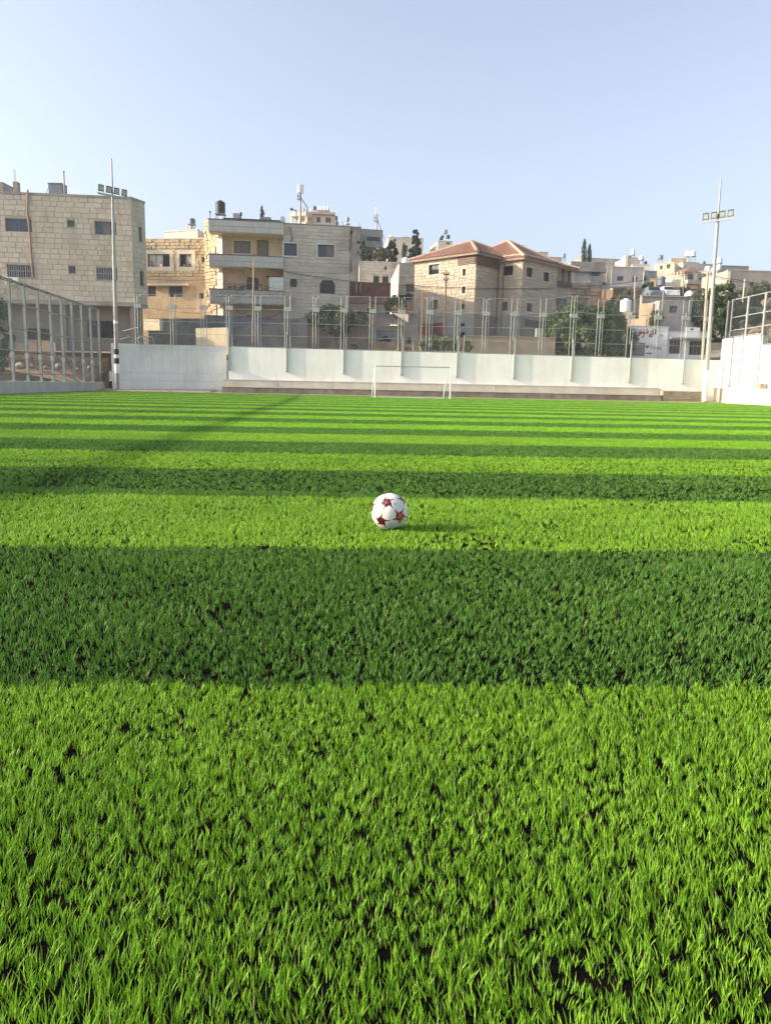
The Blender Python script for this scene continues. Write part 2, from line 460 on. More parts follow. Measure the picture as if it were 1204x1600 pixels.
# ------------------------------------------------------------------ artificial turf: base sheet and blades
YT = 56.0
STRIPE_YAW, S0, SW = R(3.4), .26, 1.835
def value_noise(x, y, seed):
    xi, yi = np.floor(x).astype(np.int64), np.floor(y).astype(np.int64); fx, fy = x - xi, y - yi
    fx = fx * fx * (3 - 2 * fx); fy = fy * fy * (3 - 2 * fy)
    def h(a, b):
        n = (a * 374761393 + b * 668265263 + seed * 974711) & 0x7fffffff
        n = ((n ^ (n >> 13)) * 1274126177) & 0x7fffffff
        return ((n ^ (n >> 16)) & 0xffff) / 65535.0
    return (h(xi, yi) * (1 - fx) + h(xi + 1, yi) * fx) * (1 - fy) + (h(xi, yi + 1) * (1 - fx) + h(xi + 1, yi + 1) * fx) * fy
def stripe_light(x, y):
    yy = y * math.cos(STRIPE_YAW) - x * math.sin(STRIPE_YAW)
    yy = yy + (value_noise(x * 3.1, y * 3.1, 5) - .5) * .06 + (value_noise(x * 31, y * 31, 12) - .5) * .07
    return (np.floor((yy - S0) / SW).astype(np.int64) % 2 == 0)

tb = MB(); n = 60
for k in range(n + 1):
    y = -6 + (YT + 6) * k / n
    tb.v += [(XL(y) + .9, y, 0), (XR(y) - .75, y, 0)]; tb.r += [0, 0]
for k in range(n): tb.f.append((2 * k, 2 * k + 1, 2 * k + 3, 2 * k + 2))
mt, nt, b = nodes_of('turf_backing')
pos = N(nt, 'ShaderNodeNewGeometry').outputs['Position']
sx = N(nt, 'ShaderNodeSeparateXYZ'); L(nt, pos, sx.inputs[0])
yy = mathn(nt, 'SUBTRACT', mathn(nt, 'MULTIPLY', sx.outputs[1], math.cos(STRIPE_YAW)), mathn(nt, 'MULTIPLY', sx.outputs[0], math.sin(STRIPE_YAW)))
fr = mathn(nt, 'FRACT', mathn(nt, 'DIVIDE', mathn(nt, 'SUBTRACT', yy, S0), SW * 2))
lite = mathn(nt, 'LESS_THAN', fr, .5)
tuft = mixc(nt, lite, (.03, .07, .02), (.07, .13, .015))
crumb = mixc(nt, noise(nt, pos, 160, 2), (.003, .003, .003), (.013, .011, .009))
cl = noise(nt, mapped(nt, pos, (420, 160, 300)), 1.0, 2)
farc = mixc(nt, lite, (.05, .14, .022), (.165, .36, .02))
L(nt, mixc(nt, ramp(nt, sx.outputs[1], 5, 16), crumb, farc), b.inputs['Base Color']); b.inputs['Roughness'].default_value = .95; b.inputs['Specular IOR Level'].default_value = 0
structure('turf_base', tb, mt)

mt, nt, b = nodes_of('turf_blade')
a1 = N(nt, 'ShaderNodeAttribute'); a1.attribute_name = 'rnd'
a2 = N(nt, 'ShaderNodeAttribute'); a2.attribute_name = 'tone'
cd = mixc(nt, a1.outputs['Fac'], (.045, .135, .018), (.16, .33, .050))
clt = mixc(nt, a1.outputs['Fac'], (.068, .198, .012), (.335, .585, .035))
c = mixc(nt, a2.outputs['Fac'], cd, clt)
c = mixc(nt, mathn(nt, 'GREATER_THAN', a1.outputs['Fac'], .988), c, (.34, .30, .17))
L(nt, c, b.inputs['Base Color']); b.inputs['Roughness'].default_value = .55; b.inputs['Specular IOR Level'].default_value = .25
tr = N(nt, 'ShaderNodeBsdfTranslucent'); L(nt, c, tr.inputs[0])
mx = N(nt, 'ShaderNodeMixShader'); mx.inputs[0].default_value = .22
L(nt, b.outputs[0], mx.inputs[1]); L(nt, tr.outputs[0], mx.inputs[2]); L(nt, mx.outputs[0], nt.nodes['Material Output'].inputs[0])
TURF = mt

def blades(name, y0, y1, tufts_m2, per, width, length, segs, margin, lean=(.12, .75), inner=None):
    area_x = lambda y: (.53 * y + margin)
    ntry = 0; X = []; Y = []
    wmax = area_x(y1); A = 2 * wmax * (y1 - y0); nT = int(A * tufts_m2)
    x = RNG.uniform(-wmax, wmax, nT); y = RNG.uniform(y0, y1, nT)
    if segs > 1:
        s = 1 / math.sqrt(tufts_m2); gx, gy = np.meshgrid(np.arange(-wmax, wmax, s), np.arange(y0, y1, s))
        x = gx.ravel() + RNG.normal(0, s * .36, gx.size); y = gy.ravel() + RNG.normal(0, s * .36, gy.size)
    keep = (np.abs(x) < .53 * y + margin) & (x > XL(y) + .95) & (x < XR(y) - .8)
    if inner is not None: keep &= np.abs(x) >= .53 * y + inner
    x, y = x[keep], y[keep]
    nz = value_noise(x * 2.2 + 40, y * 4.4 + 40, 1) * .6 + value_noise(x * 6 + 9, y * 9 + 3, 2) * .4
    hole = value_noise(x * 42, y * 36, 6) * .72 + nz * .28
    keep = RNG.random(len(x)) < np.clip((hole - .13) * 5, .60, 1) * np.where((y < 12) & (y > 2.3), np.clip((value_noise(x * 1.9 + 7, y * 3.6, 21) * .6 + value_noise(x * 7, y * 12, 22) * .4 - .20) * 5, .60, 1), 1)
    x, y, nz = x[keep], y[keep], nz[keep]
    nt_ = len(x)
    tz = RNG.uniform(0, 2 * math.pi, nt_); tl = np.clip(value_noise(x * 9, y * 9, 3) * .4 + value_noise(x * 2.1, y * 3.3, 4) * .4 + .58 + RNG.normal(0, .10, nt_), .55, 1.35)
    x = np.repeat(x, per); y = np.repeat(y, per); tl = np.repeat(tl, per); tz = np.repeat(tz, per); nz = np.repeat(nz, per)
    n = len(x)
    x = x + RNG.normal(0, .0045 + width * .5, n); y = y + RNG.normal(0, .0045 + width * .5, n)
    if segs == 1:
        ok = (x > XL(y) + .95) & (x < XR(y) - .8) & (y < YT); x, y, tl, tz, nz = x[ok], y[ok], tl[ok], tz[ok], nz[ok]; n = len(x)
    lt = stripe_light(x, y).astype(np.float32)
    az = tz + RNG.normal(0, 1.0, n)
    ln = RNG.uniform(lean[0], lean[1], n)
    # the yarn of the two stripes is brushed opposite ways
    dx = np.cos(az) * ln; dy = np.sin(az) * ln + np.where(lt > .5, .22, -.16)
    H = length * tl * RNG.uniform(.7, 1.12, n)
    wx, wy = -np.sin(az), np.cos(az)
    ang = RNG.uniform(0, math.pi, n); wx, wy = np.cos(ang), np.sin(ang)
    W = width * RNG.uniform(.75, 1.25, n) * .5
    lv = segs + 1; pts = []
    for k in range(lv):
        t = k / segs; bend = t * .55 + t * t * .6
        px, py = x + dx * H * bend, y + dy * H * bend
        pz = H * (t - .28 * t * t * (dx * dx + dy * dy))
        if k < segs:
            w = W * (1 - .35 * t)
            pts += [np.stack([px - wx * w, py - wy * w, pz], 1), np.stack([px + wx * w, py + wy * w, pz], 1)]
        else: pts.append(np.stack([px, py, pz], 1))
    nv = 2 * segs + 1
    V = np.stack(pts, 1).reshape(-1, 3).astype(np.float32)
    tri = []
    for k in range(segs - 1):
        a = 2 * k; tri += [(a, a + 1, a + 3), (a, a + 3, a + 2)]
    tri.append((2 * segs - 2, 2 * segs - 1, 2 * segs))
    F = (np.array(tri)[None] + (np.arange(n) * nv)[:, None, None]).reshape(-1, 3).astype(np.int32)
    me = bpy.data.meshes.new(name)
    me.vertices.add(len(V)); me.vertices.foreach_set('co', V.ravel())
    me.loops.add(F.size); me.loops.foreach_set('vertex_index', F.ravel())
    me.polygons.add(len(F)); me.polygons.foreach_set('loop_start', np.arange(0, F.size, 3, dtype=np.int32))
    me.update(calc_edges=True)
    rn = np.clip(RNG.random(n) * .62 + value_noise(x * 1.1, y * 2.2, 8) * .22 + value_noise(x * 5, y * 9, 9) * .16, 0, 1); rn = np.where(RNG.random(n) < .012, 1.0, np.minimum(rn, .985))
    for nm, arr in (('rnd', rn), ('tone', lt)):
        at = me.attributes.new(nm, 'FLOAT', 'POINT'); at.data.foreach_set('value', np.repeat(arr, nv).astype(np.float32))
    me.materials.append(TURF)
    o = bpy.data.objects.new(name, me); COL.objects.link(o); o['kind'] = 'stuff'
    o['label'] = 'green artificial turf in light and dark stripes'
    return len(F)
TT = 0
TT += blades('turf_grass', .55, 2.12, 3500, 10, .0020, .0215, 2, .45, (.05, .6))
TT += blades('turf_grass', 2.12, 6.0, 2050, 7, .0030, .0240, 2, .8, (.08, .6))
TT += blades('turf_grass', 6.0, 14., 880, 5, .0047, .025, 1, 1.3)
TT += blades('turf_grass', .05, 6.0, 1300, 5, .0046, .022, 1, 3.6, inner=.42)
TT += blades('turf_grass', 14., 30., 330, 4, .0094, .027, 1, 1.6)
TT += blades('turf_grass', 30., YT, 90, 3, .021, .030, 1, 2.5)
print('turf triangles', TT)

# ------------------------------------------------------------------ ball
RB = .1105
gp = ground_at(608, 828)
BC = Vector((gp.x, gp.y, RB + .001))
bmat, nt, b = nodes_of('ball_white')
pos = N(nt, 'ShaderNodeTexCoord').outputs['Object']
c = mixc(nt, ramp(nt, noise(nt, pos, 14, 5), .45, .75), (.72, .69, .635), (.55, .52, .46))
L(nt, c, b.inputs['Base Color']); b.inputs['Roughness'].default_value = .38
bp = N(nt, 'ShaderNodeBump'); bp.inputs['Strength'].default_value = .12; bp.inputs['Distance'].default_value = .002
L(nt, noise(nt, pos, 260, 1), bp.inputs['Height']); L(nt, bp.outputs[0], b.inputs['Normal'])
def ball_print(name, lo, hi, scale=45):
    mt, nt, b = nodes_of(name); p = N(nt, 'ShaderNodeTexCoord').outputs['Object']
    L(nt, mixc(nt, ramp(nt, noise(nt, p, scale, 3), .4, .62), lo, hi), b.inputs['Base Color']); b.inputs['Roughness'].default_value = .35
    return mt
maroon = ball_print('ball_maroon', (.045, .005, .007), (.12, .010, .011))
orange = ball_print('ball_orange', (.75, .10, .03), (.55, .04, .02), 90)
pinkish = ball_print('ball_pink', (.12, .012, .016), (.34, .10, .10), 120)
darkpr = ball_print('ball_dark', (.05, .012, .012), (.12, .02, .02), 90)
seam_m = M('ball_seam', (.60, .60, .58), var=.05, bump=0)
ball = thing('football', 'white football with dark red five-pointed stars lying on the turf', 'football', BC)
sp = MB(); prof = []
prof = [(max(.0004, RB * math.sin(math.pi * k / 32)), -RB * math.cos(math.pi * k / 32)) for k in range(33)]
sp.lathe(BC, prof, 48); part(ball, 'ball_skin', sp, bmat, smooth=True)
phi = (1 + 5 ** .5) / 2
ICO = [Vector(v).normalized() for v in [(0, s1, s2 * phi) for s1 in (-1, 1) for s2 in (-1, 1)] + [(s1, s2 * phi, 0) for s1 in (-1, 1) for s2 in (-1, 1)] + [(s2 * phi, 0, s1) for s1 in (-1, 1) for s2 in (-1, 1)]]
vc = (CP - BC).normalized(); vx = (CR - vc * CR.dot(vc)).normalized(); vy = vc.cross(vx)
if vy.dot(CU) < 0: vy = -vy
def vdir(x, y): return (vx * x + vy * y + vc * math.sqrt(max(0, 1 - x * x - y * y))).normalized()
S1, S2, S3 = vdir(-.176, .494), vdir(-.44, -.535), vdir(.588, -.30)
def fr3(a, b2):
    e = (b2 - a * a.dot(b2)).normalized(); return Matrix((a, e, a.cross(e))).transposed()
v0 = ICO[0]; nb = [v for v in ICO if abs(v.dot(v0) - 1 / 5 ** .5) < .01]; v1 = nb[0]
sgn = S1.cross(S3).dot(S2)
v2 = [v for v in nb if abs(v.dot(v1) - 1 / 5 ** .5) < .01 and (v0.cross(v1).dot(v) > 0) == (sgn > 0)][0]
RM = fr3(S1, S3) @ fr3(v0, v1).inverted()
stars = [(RM @ v).normalized() for v in ICO]
def star_patch(cdir, tips, rt, ri, rr, pr):
    mb = MB(); tip = []
    for t in tips: tip.append((t - cdir * cdir.dot(t)).normalized())
    ax = tip[0]; ay = cdir.cross(ax)
    angs = sorted(math.atan2(t.dot(ay), t.dot(ax)) for t in tip)
    ring = []
    for i, a in enumerate(angs):
        bnext = angs[(i + 1) % 5] + (2 * math.pi if i == 4 else 0)
        ring += [(a, rt), ((a + bnext) / 2, ri)]
    S = 5
    def pt(a, r_): return BC + (cdir * math.cos(r_) + (ax * math.cos(a) + ay * math.sin(a)) * math.sin(r_)) * (RB + pr)
    grid = [[None] * 10 for _ in range(S + 1)]
    for i in range(10):
        (a, ra), (a2, rb) = ring[i], ring[(i + 1) % 10]
        if a2 < a: a2 += 2 * math.pi
        for k in range(S):
            f0, f1 = k / S, (k + 1) / S
            if k == 0: mb.poly([pt(a, 0), pt(a, ra * f1), pt(a2, rb * f1)])
            else: mb.poly([pt(a, ra * f0), pt(a, ra * f1), pt(a2, rb * f1), pt(a2, rb * f0)])
    return mb
for i, sdir in enumerate(stars):
    tips = [t for t in stars if abs(t.dot(sdir) - 1 / 5 ** .5) < .02]
    st = part(ball, 'star', star_patch(sdir, tips, R(28.8), R(14.2), 0, .0007), maroon)
    core = orange if (sdir - S3).length < .1 else pinkish if (sdir - S1).length < .1 else darkpr
    part(st, 'star_print', star_patch(sdir, tips, R(8.5 if (sdir - S3).length > .1 else 15), R(4.2 if (sdir - S3).length > .1 else 6.5), 0, .0012), core)
sm = MB(); done = set()
for i in range(12):
    for j in range(i + 1, 12):
        for k in range(j + 1, 12):
            a, b2, c2 = stars[i], stars[j], stars[k]
            if min(a.dot(b2), b2.dot(c2), a.dot(c2)) > .4:
                fc = (a + b2 + c2).normalized()
                for p, q in ((a, b2), (b2, c2), (a, c2)):
                    md = (p + q).normalized(); pts = [BC + (fc.lerp(md, t)).normalized() * (RB + .0002) for t in (0, .25, .5, .75, 1)]
                    sm.tube(pts, .0006, 4)
part(ball, 'seam', sm, seam_m, stuff=True)
mk = MB(); d0 = vdir(.28, .40); e1 = d0.cross(vc).normalized(); e2 = d0.cross(e1)
mk.poly([BC + (d0 + (e1 * math.cos(t) + e2 * math.sin(t)) * .045).normalized() * (RB + .0008) for t in [2 * math.pi * k / 12 for k in range(12)]])
part(ball, 'valve_mark', mk, grey_plastic)

# ------------------------------------------------------------------ goal
GY = 50.0
gl_, gr_ = ground_at(585.5, 622), ground_at(703, 624.5)
gl_ = XY(585.5, GY, 610); gr_ = XY(703, GY, 610)
goal = thing('football_goal', 'small white football goal without a net in front of the far steps', 'goal', (gl_.x, gl_.y, 0))
gz = 2.0
for p in (gl_, gr_):
    mb = MB(); mb.tube([(p.x, p.y, 0), (p.x, p.y, gz + .05)], .038, 8); part(goal, 'goal_post', mb, white_metal, smooth=True)
    mb = MB(); mb.tube([(p.x, p.y + .02, gz), (p.x - (.12 if p is gl_ else .28), p.y + .35, gz * .55), (p.x - (.2 if p is gl_ else .36), p.y + 1.0, .03)], .035, 6); part(goal, 'stay', mb, white_metal)
mb = MB(); mb.tube([(gl_.x + .056, gl_.y, gz), (gr_.x - .056, gr_.y, gz)], .034, 8); part(goal, 'crossbar', mb, galv_l, smooth=True)
mb = MB(); mb.tube([(gl_.x - .2, gl_.y + 1.0, .03), (gr_.x - .36, gr_.y + 1.0, .03)], .02, 6); part(goal, 'ground_bar', mb, white_metal)

# ------------------------------------------------------------------ far wall, steps
WY = 57.5
wl, wr = XY(356, WY), XY(1136, WY)
fwall = Face(wl, wr)
ztop_l, ztop_r = zat(360, 541.8, WY), zat(1110, 562.8, WY)
fin_px = [358, 448, 537, 627, 714, 803, 893, 984, 1068]
far_wall = thing('boundary_wall', 'long white plastered wall behind the goal', 'wall', (0, WY, 0))
mb = MB()
NS = 40
for k in range(NS):
    ua, ub = fwall.w * k / NS, fwall.w * (k + 1) / NS
    za, zb = ztop_l + (ztop_r - ztop_l) * k / NS, ztop_l + (ztop_r - ztop_l) * (k + 1) / NS
    mb.quad(fwall.pt(ua, 0), fwall.pt(ub, 0), fwall.pt(ub, zb), fwall.pt(ua, za))
    mb.quad(fwall.pt(ua, za), fwall.pt(ub, zb), fwall.pt(ub, zb, -.35), fwall.pt(ua, za, -.35))
mb.quad(fwall.pt(0, 0, -2.4), fwall.pt(0, 0), fwall.pt(0, ztop_l), fwall.pt(0, ztop_l, -2.4))
mb.quad(fwall.pt(0, 0, -.35), fwall.pt(0, ztop_l, -.35), fwall.pt(fwall.w, ztop_r, -.35), fwall.pt(fwall.w, 0, -.35))
part(far_wall, 'wall_face', mb, white_wall)
FINS = []
for px in fin_px:
    u = fwall.hit(px, 560)[0]; zb = fwall.hit(px, 580 + (px - 450) * .031)[1]; zt = ztop_l + (ztop_r - ztop_l) * u / fwall.w
    mb = MB(); fwall.box(mb, u - .035, zb, u + .035, zt + 1.2, .003, .17); part(far_wall, 'steel_upright', mb, galv_l)
    mb = MB(); fwall.box(mb, u - .07, zb - .06, u + .07, zb - .001, .003, .17); part(far_wall, 'bracket', mb, galv)

# left stretch, painted blockwork turned a little to the right, unlit
ll, lr = XY(172, 57.3), XY(353, 59.6)
lwall = Face(ll, lr)
lzt_l, lzt_r = lwall.hit(186, 536.5)[1], lwall.hit(352, 541.5)[1]
left_wall = thing('boundary_wall', 'pale blue-white blockwork wall in shade left of the long wall', 'wall', (ll.x, ll.y, 0))
mb = MB()
mb.quad(lwall.pt(0, 0), lwall.pt(lwall.w, 0), lwall.pt(lwall.w, lzt_r), lwall.pt(0, lzt_l))
mb.quad(lwall.pt(0, lzt_l), lwall.pt(lwall.w, lzt_r), lwall.pt(lwall.w, lzt_r, -.3), lwall.pt(0, lzt_l, -.3))
mb.quad(lwall.pt(lwall.w, 0), lwall.pt(lwall.w, 0, -.3), lwall.pt(lwall.w, lzt_r, -.3), lwall.pt(lwall.w, lzt_r))
mb.quad(lwall.pt(0, 0, -.3), lwall.pt(0, 0), lwall.pt(0, lzt_l), lwall.pt(0, lzt_l, -.3))
part(left_wall, 'wall_core', mb, M('joint_grey', (.50, .52, .53), var=.1))
zz = [.0, lwall.hit(280, 595.5)[1], lwall.hit(280, 583.5)[1], None]
for j in range(3):
    for i, (a, b2) in enumerate(((0, .40), (.40, 1.0)) if j < 2 else ((0, .34), (.34, .72), (.72, 1.0))):
        ua, ub = lwall.w * a + .008, lwall.w * b2 - .008
        za = zz[j] + .008; f = lambda u: (lzt_l + (lzt_r - lzt_l) * u / lwall.w - .01) if zz[j + 1] is None else zz[j + 1] - .008
        mb = MB(); bq = [lwall.pt(ua, za, .03), lwall.pt(ub, za, .03), lwall.pt(ub, za, .001), lwall.pt(ua, za, .001)]
        tq = [Vector((p.x, p.y, f(u))) for p, u in zip(bq, (ua, ub, ub, ua))]
        mb.hexa(bq, tq); part(left_wall, 'wall_panel', mb, white_wall_b)

# the two long concrete steps
sA, sB = XY(347, 56.4, 612), XY(1033, 56.4, 625)
sf = Face(sA, sB)
steps = thing('seating_steps', 'two long concrete steps running along the foot of the white wall', 'steps', (sA.x, sA.y, 0))
h1 = zat(600, 608.2, 56.4); h2 = zat(600, 597.7, 56.95)
nsec = 8
for k in range(nsec):
    ua, ub = sf.w * k / nsec + .01, sf.w * (k + 1) / nsec - .01
    mb = MB(); sf.box(mb, ua, -.05, ub, h1, -.58, 0); part(steps, 'lower_step', mb, step_dark)
    mb = MB(); sf.box(mb, ua + .002, h1 - .06, ub - .002, h1 + .004, -.57, .03); part(steps, 'step_edge', mb, step_pale)
    mb = MB(); sf.box(mb, ua, -.05, ub, h2, -1.09, -.582); part(steps, 'upper_step', mb, step_pale)
    mb = MB(); sf.box(mb, ua + .002, h2 - .05, ub - .002, h2 + .004, -1.085, -.56); part(steps, 'step_edge', mb, step_pale)
# planked box at the right end
pb = thing('plank_bench', 'brown planked block at the right end of the concrete steps', 'bench', (sB.x + .05, sB.y, 0))
pf = Face(XY(1034.5, 56.5, 625), XY(1094, 56.9, 625)); zt = pf.hit(1060, 611)[1]
for k in range(4):
    mb = MB(); za = zt * k / 4 + .01; pf.box(mb, 0, za, pf.w, zt * (k + 1) / 4 - .01, -.9, .02 * (k % 2)); part(pb, 'plank', mb, M('grey_brown_board', (.36, .29, .21), var=.25, scale=2, streak=.2))
# dirt strip between turf and wall
ds = MB(); pts = [(-22, 55.4, .004), (28, 55.4, .004), (28, 58.6, .16), (-22, 58.6, .22)]
for k in range(50):
    x0, x1 = -22 + k, -21 + k
    ds.quad((x0, 55.2 + .25 * math.sin(k * 1.7) * .4, .006), (x1, 55.2 + .25 * math.sin((k + 1) * 1.7) * .4, .006), (x1, 59.5, .22 - .1 * (k > 8)), (x0, 59.5, .22 - .1 * (k > 8)))
structure('dirt_strip', ds, M('pale_dirt', (.34, .275, .20), var=.3, scale=2.5, bump=.5))

# ------------------------------------------------------------------ fences
def net_between(p0, p1, z0a, z0b, z1, step=.075, wr_=.0022, off=0.0):
    """chain link: two sets of slanting wires, each a thin prism"""
    p0, p1 = Vector(p0), Vector(p1); d = p1 - p0; w = d.length; u = d / w; mb = MB()
    nrm = Vector((u.y, -u.x))
    hgt = z1 - min(z0a, z0b); k = -hgt
    while k < w:
        for sgn_ in (1, -1):
            ua, ub = (k, k + hgt) if sgn_ > 0 else (k + hgt, k)
            # clip to 0..w, z from the foot to the top
            pts = []
            for t in (0.0, 1.0):
                pts.append((ua + (ub - ua) * t, min(z0a, z0b) + hgt * t))
            (xa, za), (xb, zb) = pts
            t0, t1 = 0.0, 1.0
            dx = xb - xa
            lo, hi = sorted(((0 - xa) / dx, (w - xa) / dx)); t0, t1 = max(t0, lo), min(t1, hi)
            if t1 - t0 < .02: continue
            a = (xa + dx * t0, za + (zb - za) * t0); b2 = (xa + dx * t1, za + (zb - za) * t1)
            A3 = Vector((p0.x + u.x * a[0], p0.y + u.y * a[0], a[1])); B3 = Vector((p0.x + u.x * b2[0], p0.y + u.y * b2[0], b2[1]))
            q = (B3 - A3).normalized(); s1_ = Vector((nrm.x, nrm.y, 0)); s2_ = q.cross(s1_)
            o = s1_ * (.004 * sgn_)
            kk = len(mb.v)
            for E in (A3 + o, B3 + o):
                for g_ in (0, 2.094, 4.189): mb.v.append(tuple(E + (s1_ * math.cos(g_) + s2_ * math.sin(g_)) * wr_)); mb.r.append(0)
            for i in range(3):
                j = (i + 1) % 3; mb.f.append((kk + i, kk + j, kk + 3 + j, kk + 3 + i))
        k += step
    return mb

# left fence on the kerb wall
lf = thing('sports_fence', 'tall grey steel fence with square posts along the left side of the pitch', 'fence', (XL(40), 40, 0))
kz = .62; ztp = 5.86
FY = [58.2 - 2.08 * k for k in range(30)]
for yv in FY:
    x = XL(yv); mb = MB()
    w = .07
    mb.box(x - w, yv - .06, kz, x + w, yv + .06, ztp); part(lf, 'post', mb, galv)
    if yv > 36:
        mb = MB(); zc = kz + 1.25; mb.box(x - w - .02, yv - .085, zc, x + w + .03, yv + .085, zc + .3); part(lf, 'clamp_plate', mb, galv_l)
        mb = MB(); mb.box(x - .15, yv - .13, kz + .002, x + .15, yv + .13, kz + .04); part(lf, 'base_plate', mb, galv_l)
for ya, yb, rr in ((58.8, 46, .04), (46, 40.6, .05), (40.6, 30, .09), (30, 15, .09), (15, FY[-1], .09)):   # roll added along the top rail, thicker out of view, for its shadow
    mb = MB(); mb.tube([(XL(ya) - .02, ya, ztp + .04), (XL(yb) - .02, yb, ztp + .04)], rr, 8); part(lf, 'shadow_roll', mb, galv)
for zr in (ztp - .03, 4.75, 3.45, 2.25, 1.05):
    for ya, yb in ((FY[0] + .6, 44), (44, 30), (30, 15), (15, FY[-1])):
        mb = MB(); mb.tube([(XL(ya) - .06, ya, zr), (XL(yb) - .06, yb, zr)], .032, 6); part(lf, 'rail', mb, galv)
part(lf, 'chain_link', net_between((XL(FY[-1]), FY[-1]), (XL(58.8), 58.8), kz, kz, ztp, step=.085, wr_=.0026), galv, stuff=True)
kw = thing('kerb_wall', 'low grey concrete kerb wall under the left fence', 'wall', (XL(40), 40, 0))
edges = [59.2, 55.6, 51.6, 47.5, 43.5, 39.5, 35, 30, 24, 18, 12, 6, 0]
for a, b2 in zip(edges, edges[1:]):
    mb = MB(); xa, xb = XL(a), XL(b2)
    mb.hexa([(xa - .25, a - .008, 0), (xa + .28, a - .008, 0), (xb + .28, b2 + .008, 0), (xb - .25, b2 + .008, 0)],
            [(xa - .25, a - .008, kz), (xa + .28, a - .008, kz), (xb + .28, b2 + .008, kz), (xb - .25, b2 + .008, kz)])
    part(kw, 'kerb_section', mb, kerb_mat)
gut = MB(); 
for k in range(12):
    a, b2 = 59 - 5 * k, 54 - 5 * k
    gut.quad((XL(a) + .3, a, .008), (XL(a) + .95, a, .008), (XL(b2) + .95, b2, .008), (XL(b2) + .3, b2, .008))
structure('gutter', gut, M('gutter_concrete', (.20, .21, .22), var=.2))

# fence on the far wall: framed panels with clusters of pipes
ff = thing('sports_fence', 'grey steel pipe fence with netting on top of the long white wall', 'fence', (0, WY, ztop_l))
cl_px = [215, 270, 318, 358, 403, 449, 493, 537, 582, 627, 671, 715, 759, 803, 848, 896, 938, 986, 1028, 1071, 1108]
lean_x = -.18
FU = []
tface = Face(XY(186, 57.6), XY(1116, 57.6))
def top_line(px): return zat(px, 455.5 + (px - 450) * .0165, 57.6)
ZF = zat(750, 465, 57.6)
for i, px in enumerate(cl_px):
    p = tface.hit(px, 500)[0]; fin = px in (358, 449, 537, 627, 715, 803, 896, 986, 1071)
    zb_ = (ztop_l + (ztop_r - ztop_l) * max(0, (px - 356) / 757)) + .01; zt_ = ZF + (px - 750) * .0004 + (.25 if 896 <= px <= 899 else 0)
    FU.append((p, zb_, zt_))
    for du in (-.21, .19):
        mb = MB(); mb.tube([tface.pt(p + du, zb_, -.12), tface.pt(p + du, zt_, -.12)], .024, 6); part(ff, 'post', mb, galv_l)
    mb = MB(); mb.tube([tface.pt(p, zb_ + (1.0 if fin else .01), -.07), tface.pt(p, zt_ - (.9 if i % 3 else .1), -.07)], .026, 6); part(ff, 'post', mb, galv_l)
    zc = zat(px, 478 + (px - 215) * .0225, 57.6)
    mb = MB(); tface.box(mb, p - .27, zc - .13, p + .27, zc + .16, -.165, -.03); part(ff, 'clamp_plate', mb, galv_l)
for i in range(len(FU) - 1):
    (pa, zba, zta), (pb_, zbb, ztb) = FU[i], FU[i + 1]; ua, ub = pa + .19, pb_ - .21
    for fz in (.01, .24, .48, .74, 1.0):
        za, zb_ = zba + (zta - zba) * fz - .03 + .04 * (fz < .1), zbb + (ztb - zbb) * fz - .03 + .04 * (fz < .1)
        mb = MB(); mb.tube([tface.pt(ua, za, -.12), tface.pt(ub, zb_, -.12)], .017, 6); part(ff, 'rail', mb, galv_l)
part(ff, 'chain_link', net_between(tface.pt(FU[0][0], 0, -.15).xy, tface.pt(tface.w, 0, -.15).xy, ztop_r - .1, ztop_r - .1, ZF - .03, step=.10), galv, stuff=True)

# right wall and its fence
rw = thing('boundary_wall', 'sunlit white wall along the right side of the pitch', 'wall', (XR(52), 52, 0))
def rx(y, off=0.0): return (XR(y) + off, y)
zR1, zR2 = 4.65, 3.9; YS = 52.45
mb = MB()
for (ya, yb, zt_) in ((58.2, YS, zR1), (YS, 40, zR2), (40, 20, zR2), (20, -4, zR2)):
    a, b2 = rx(ya), rx(yb); a2, b3 = rx(ya, .35), rx(yb, .35)
    mb.hexa([(*a, 0), (*b2, 0), (*b3, 0), (*a2, 0)], [(*a, zt_), (*b2, zt_), (*b3, zt_), (*a2, zt_)])
part(rw, 'wall_face', mb, white_wall)
mb = MB(); zk = 1.05
for (ya, yb) in ((57.0, 46), (46, 30), (30, 0)):
    a, b2 = rx(ya, -.5), rx(yb, -.5); a2, b3 = rx(ya, -.003), rx(yb, -.003)
    mb.hexa([(*a, 0), (*b2, 0), (*b3, 0), (*a2, 0)], [(*a, zk), (*b2, zk), (*b3, zk), (*a2, zk)])
part(rw, 'base_ledge', mb, plaster_cream)
rf_ = thing('sports_fence', 'grey steel fence with dark netting on top of the right wall', 'fence', (XR(52), 52, zR1))
RY = [57.6, 56.95, 54.7, 52.45, 50.3, 48.2, 46.1, 44.0]
zrt = 7.35
for i, yv in enumerate(RY):
    zb_ = zR1 if yv > YS - .01 else zR2; x = XR(yv) - .04
    w = .04 if i < 2 else .10
    mb = MB(); mb.box(x - .05, yv - w, zb_ - .02 * 0, x + .05, yv + w, zrt); part(rf_, 'post', mb, galv_l)
    if i > 1:
        mb = MB(); mb.box(x - .075, yv - w - .03, 5.95, x + .075, yv + w + .03, 6.2); part(rf_, 'clamp_plate', mb, galv_l)
for i in range(1, len(RY) - 1):
    ya, yb = RY[i], RY[i + 1]; zb_ = zR1 if yb > YS - .01 else zR2
    zs = [zrt - .03, 6.08, zb_ + .52, zb_ + .06] if zb_ == zR1 else [zrt - .03, 6.08, 5.2, zb_ + .06]
    for zr in zs:
        mb = MB(); mb.tube([(XR(ya) - .04, ya - .04, zr), (XR(yb) - .04, yb + .04, zr)], .033, 6); part(rf_, 'rail', mb, galv_l)
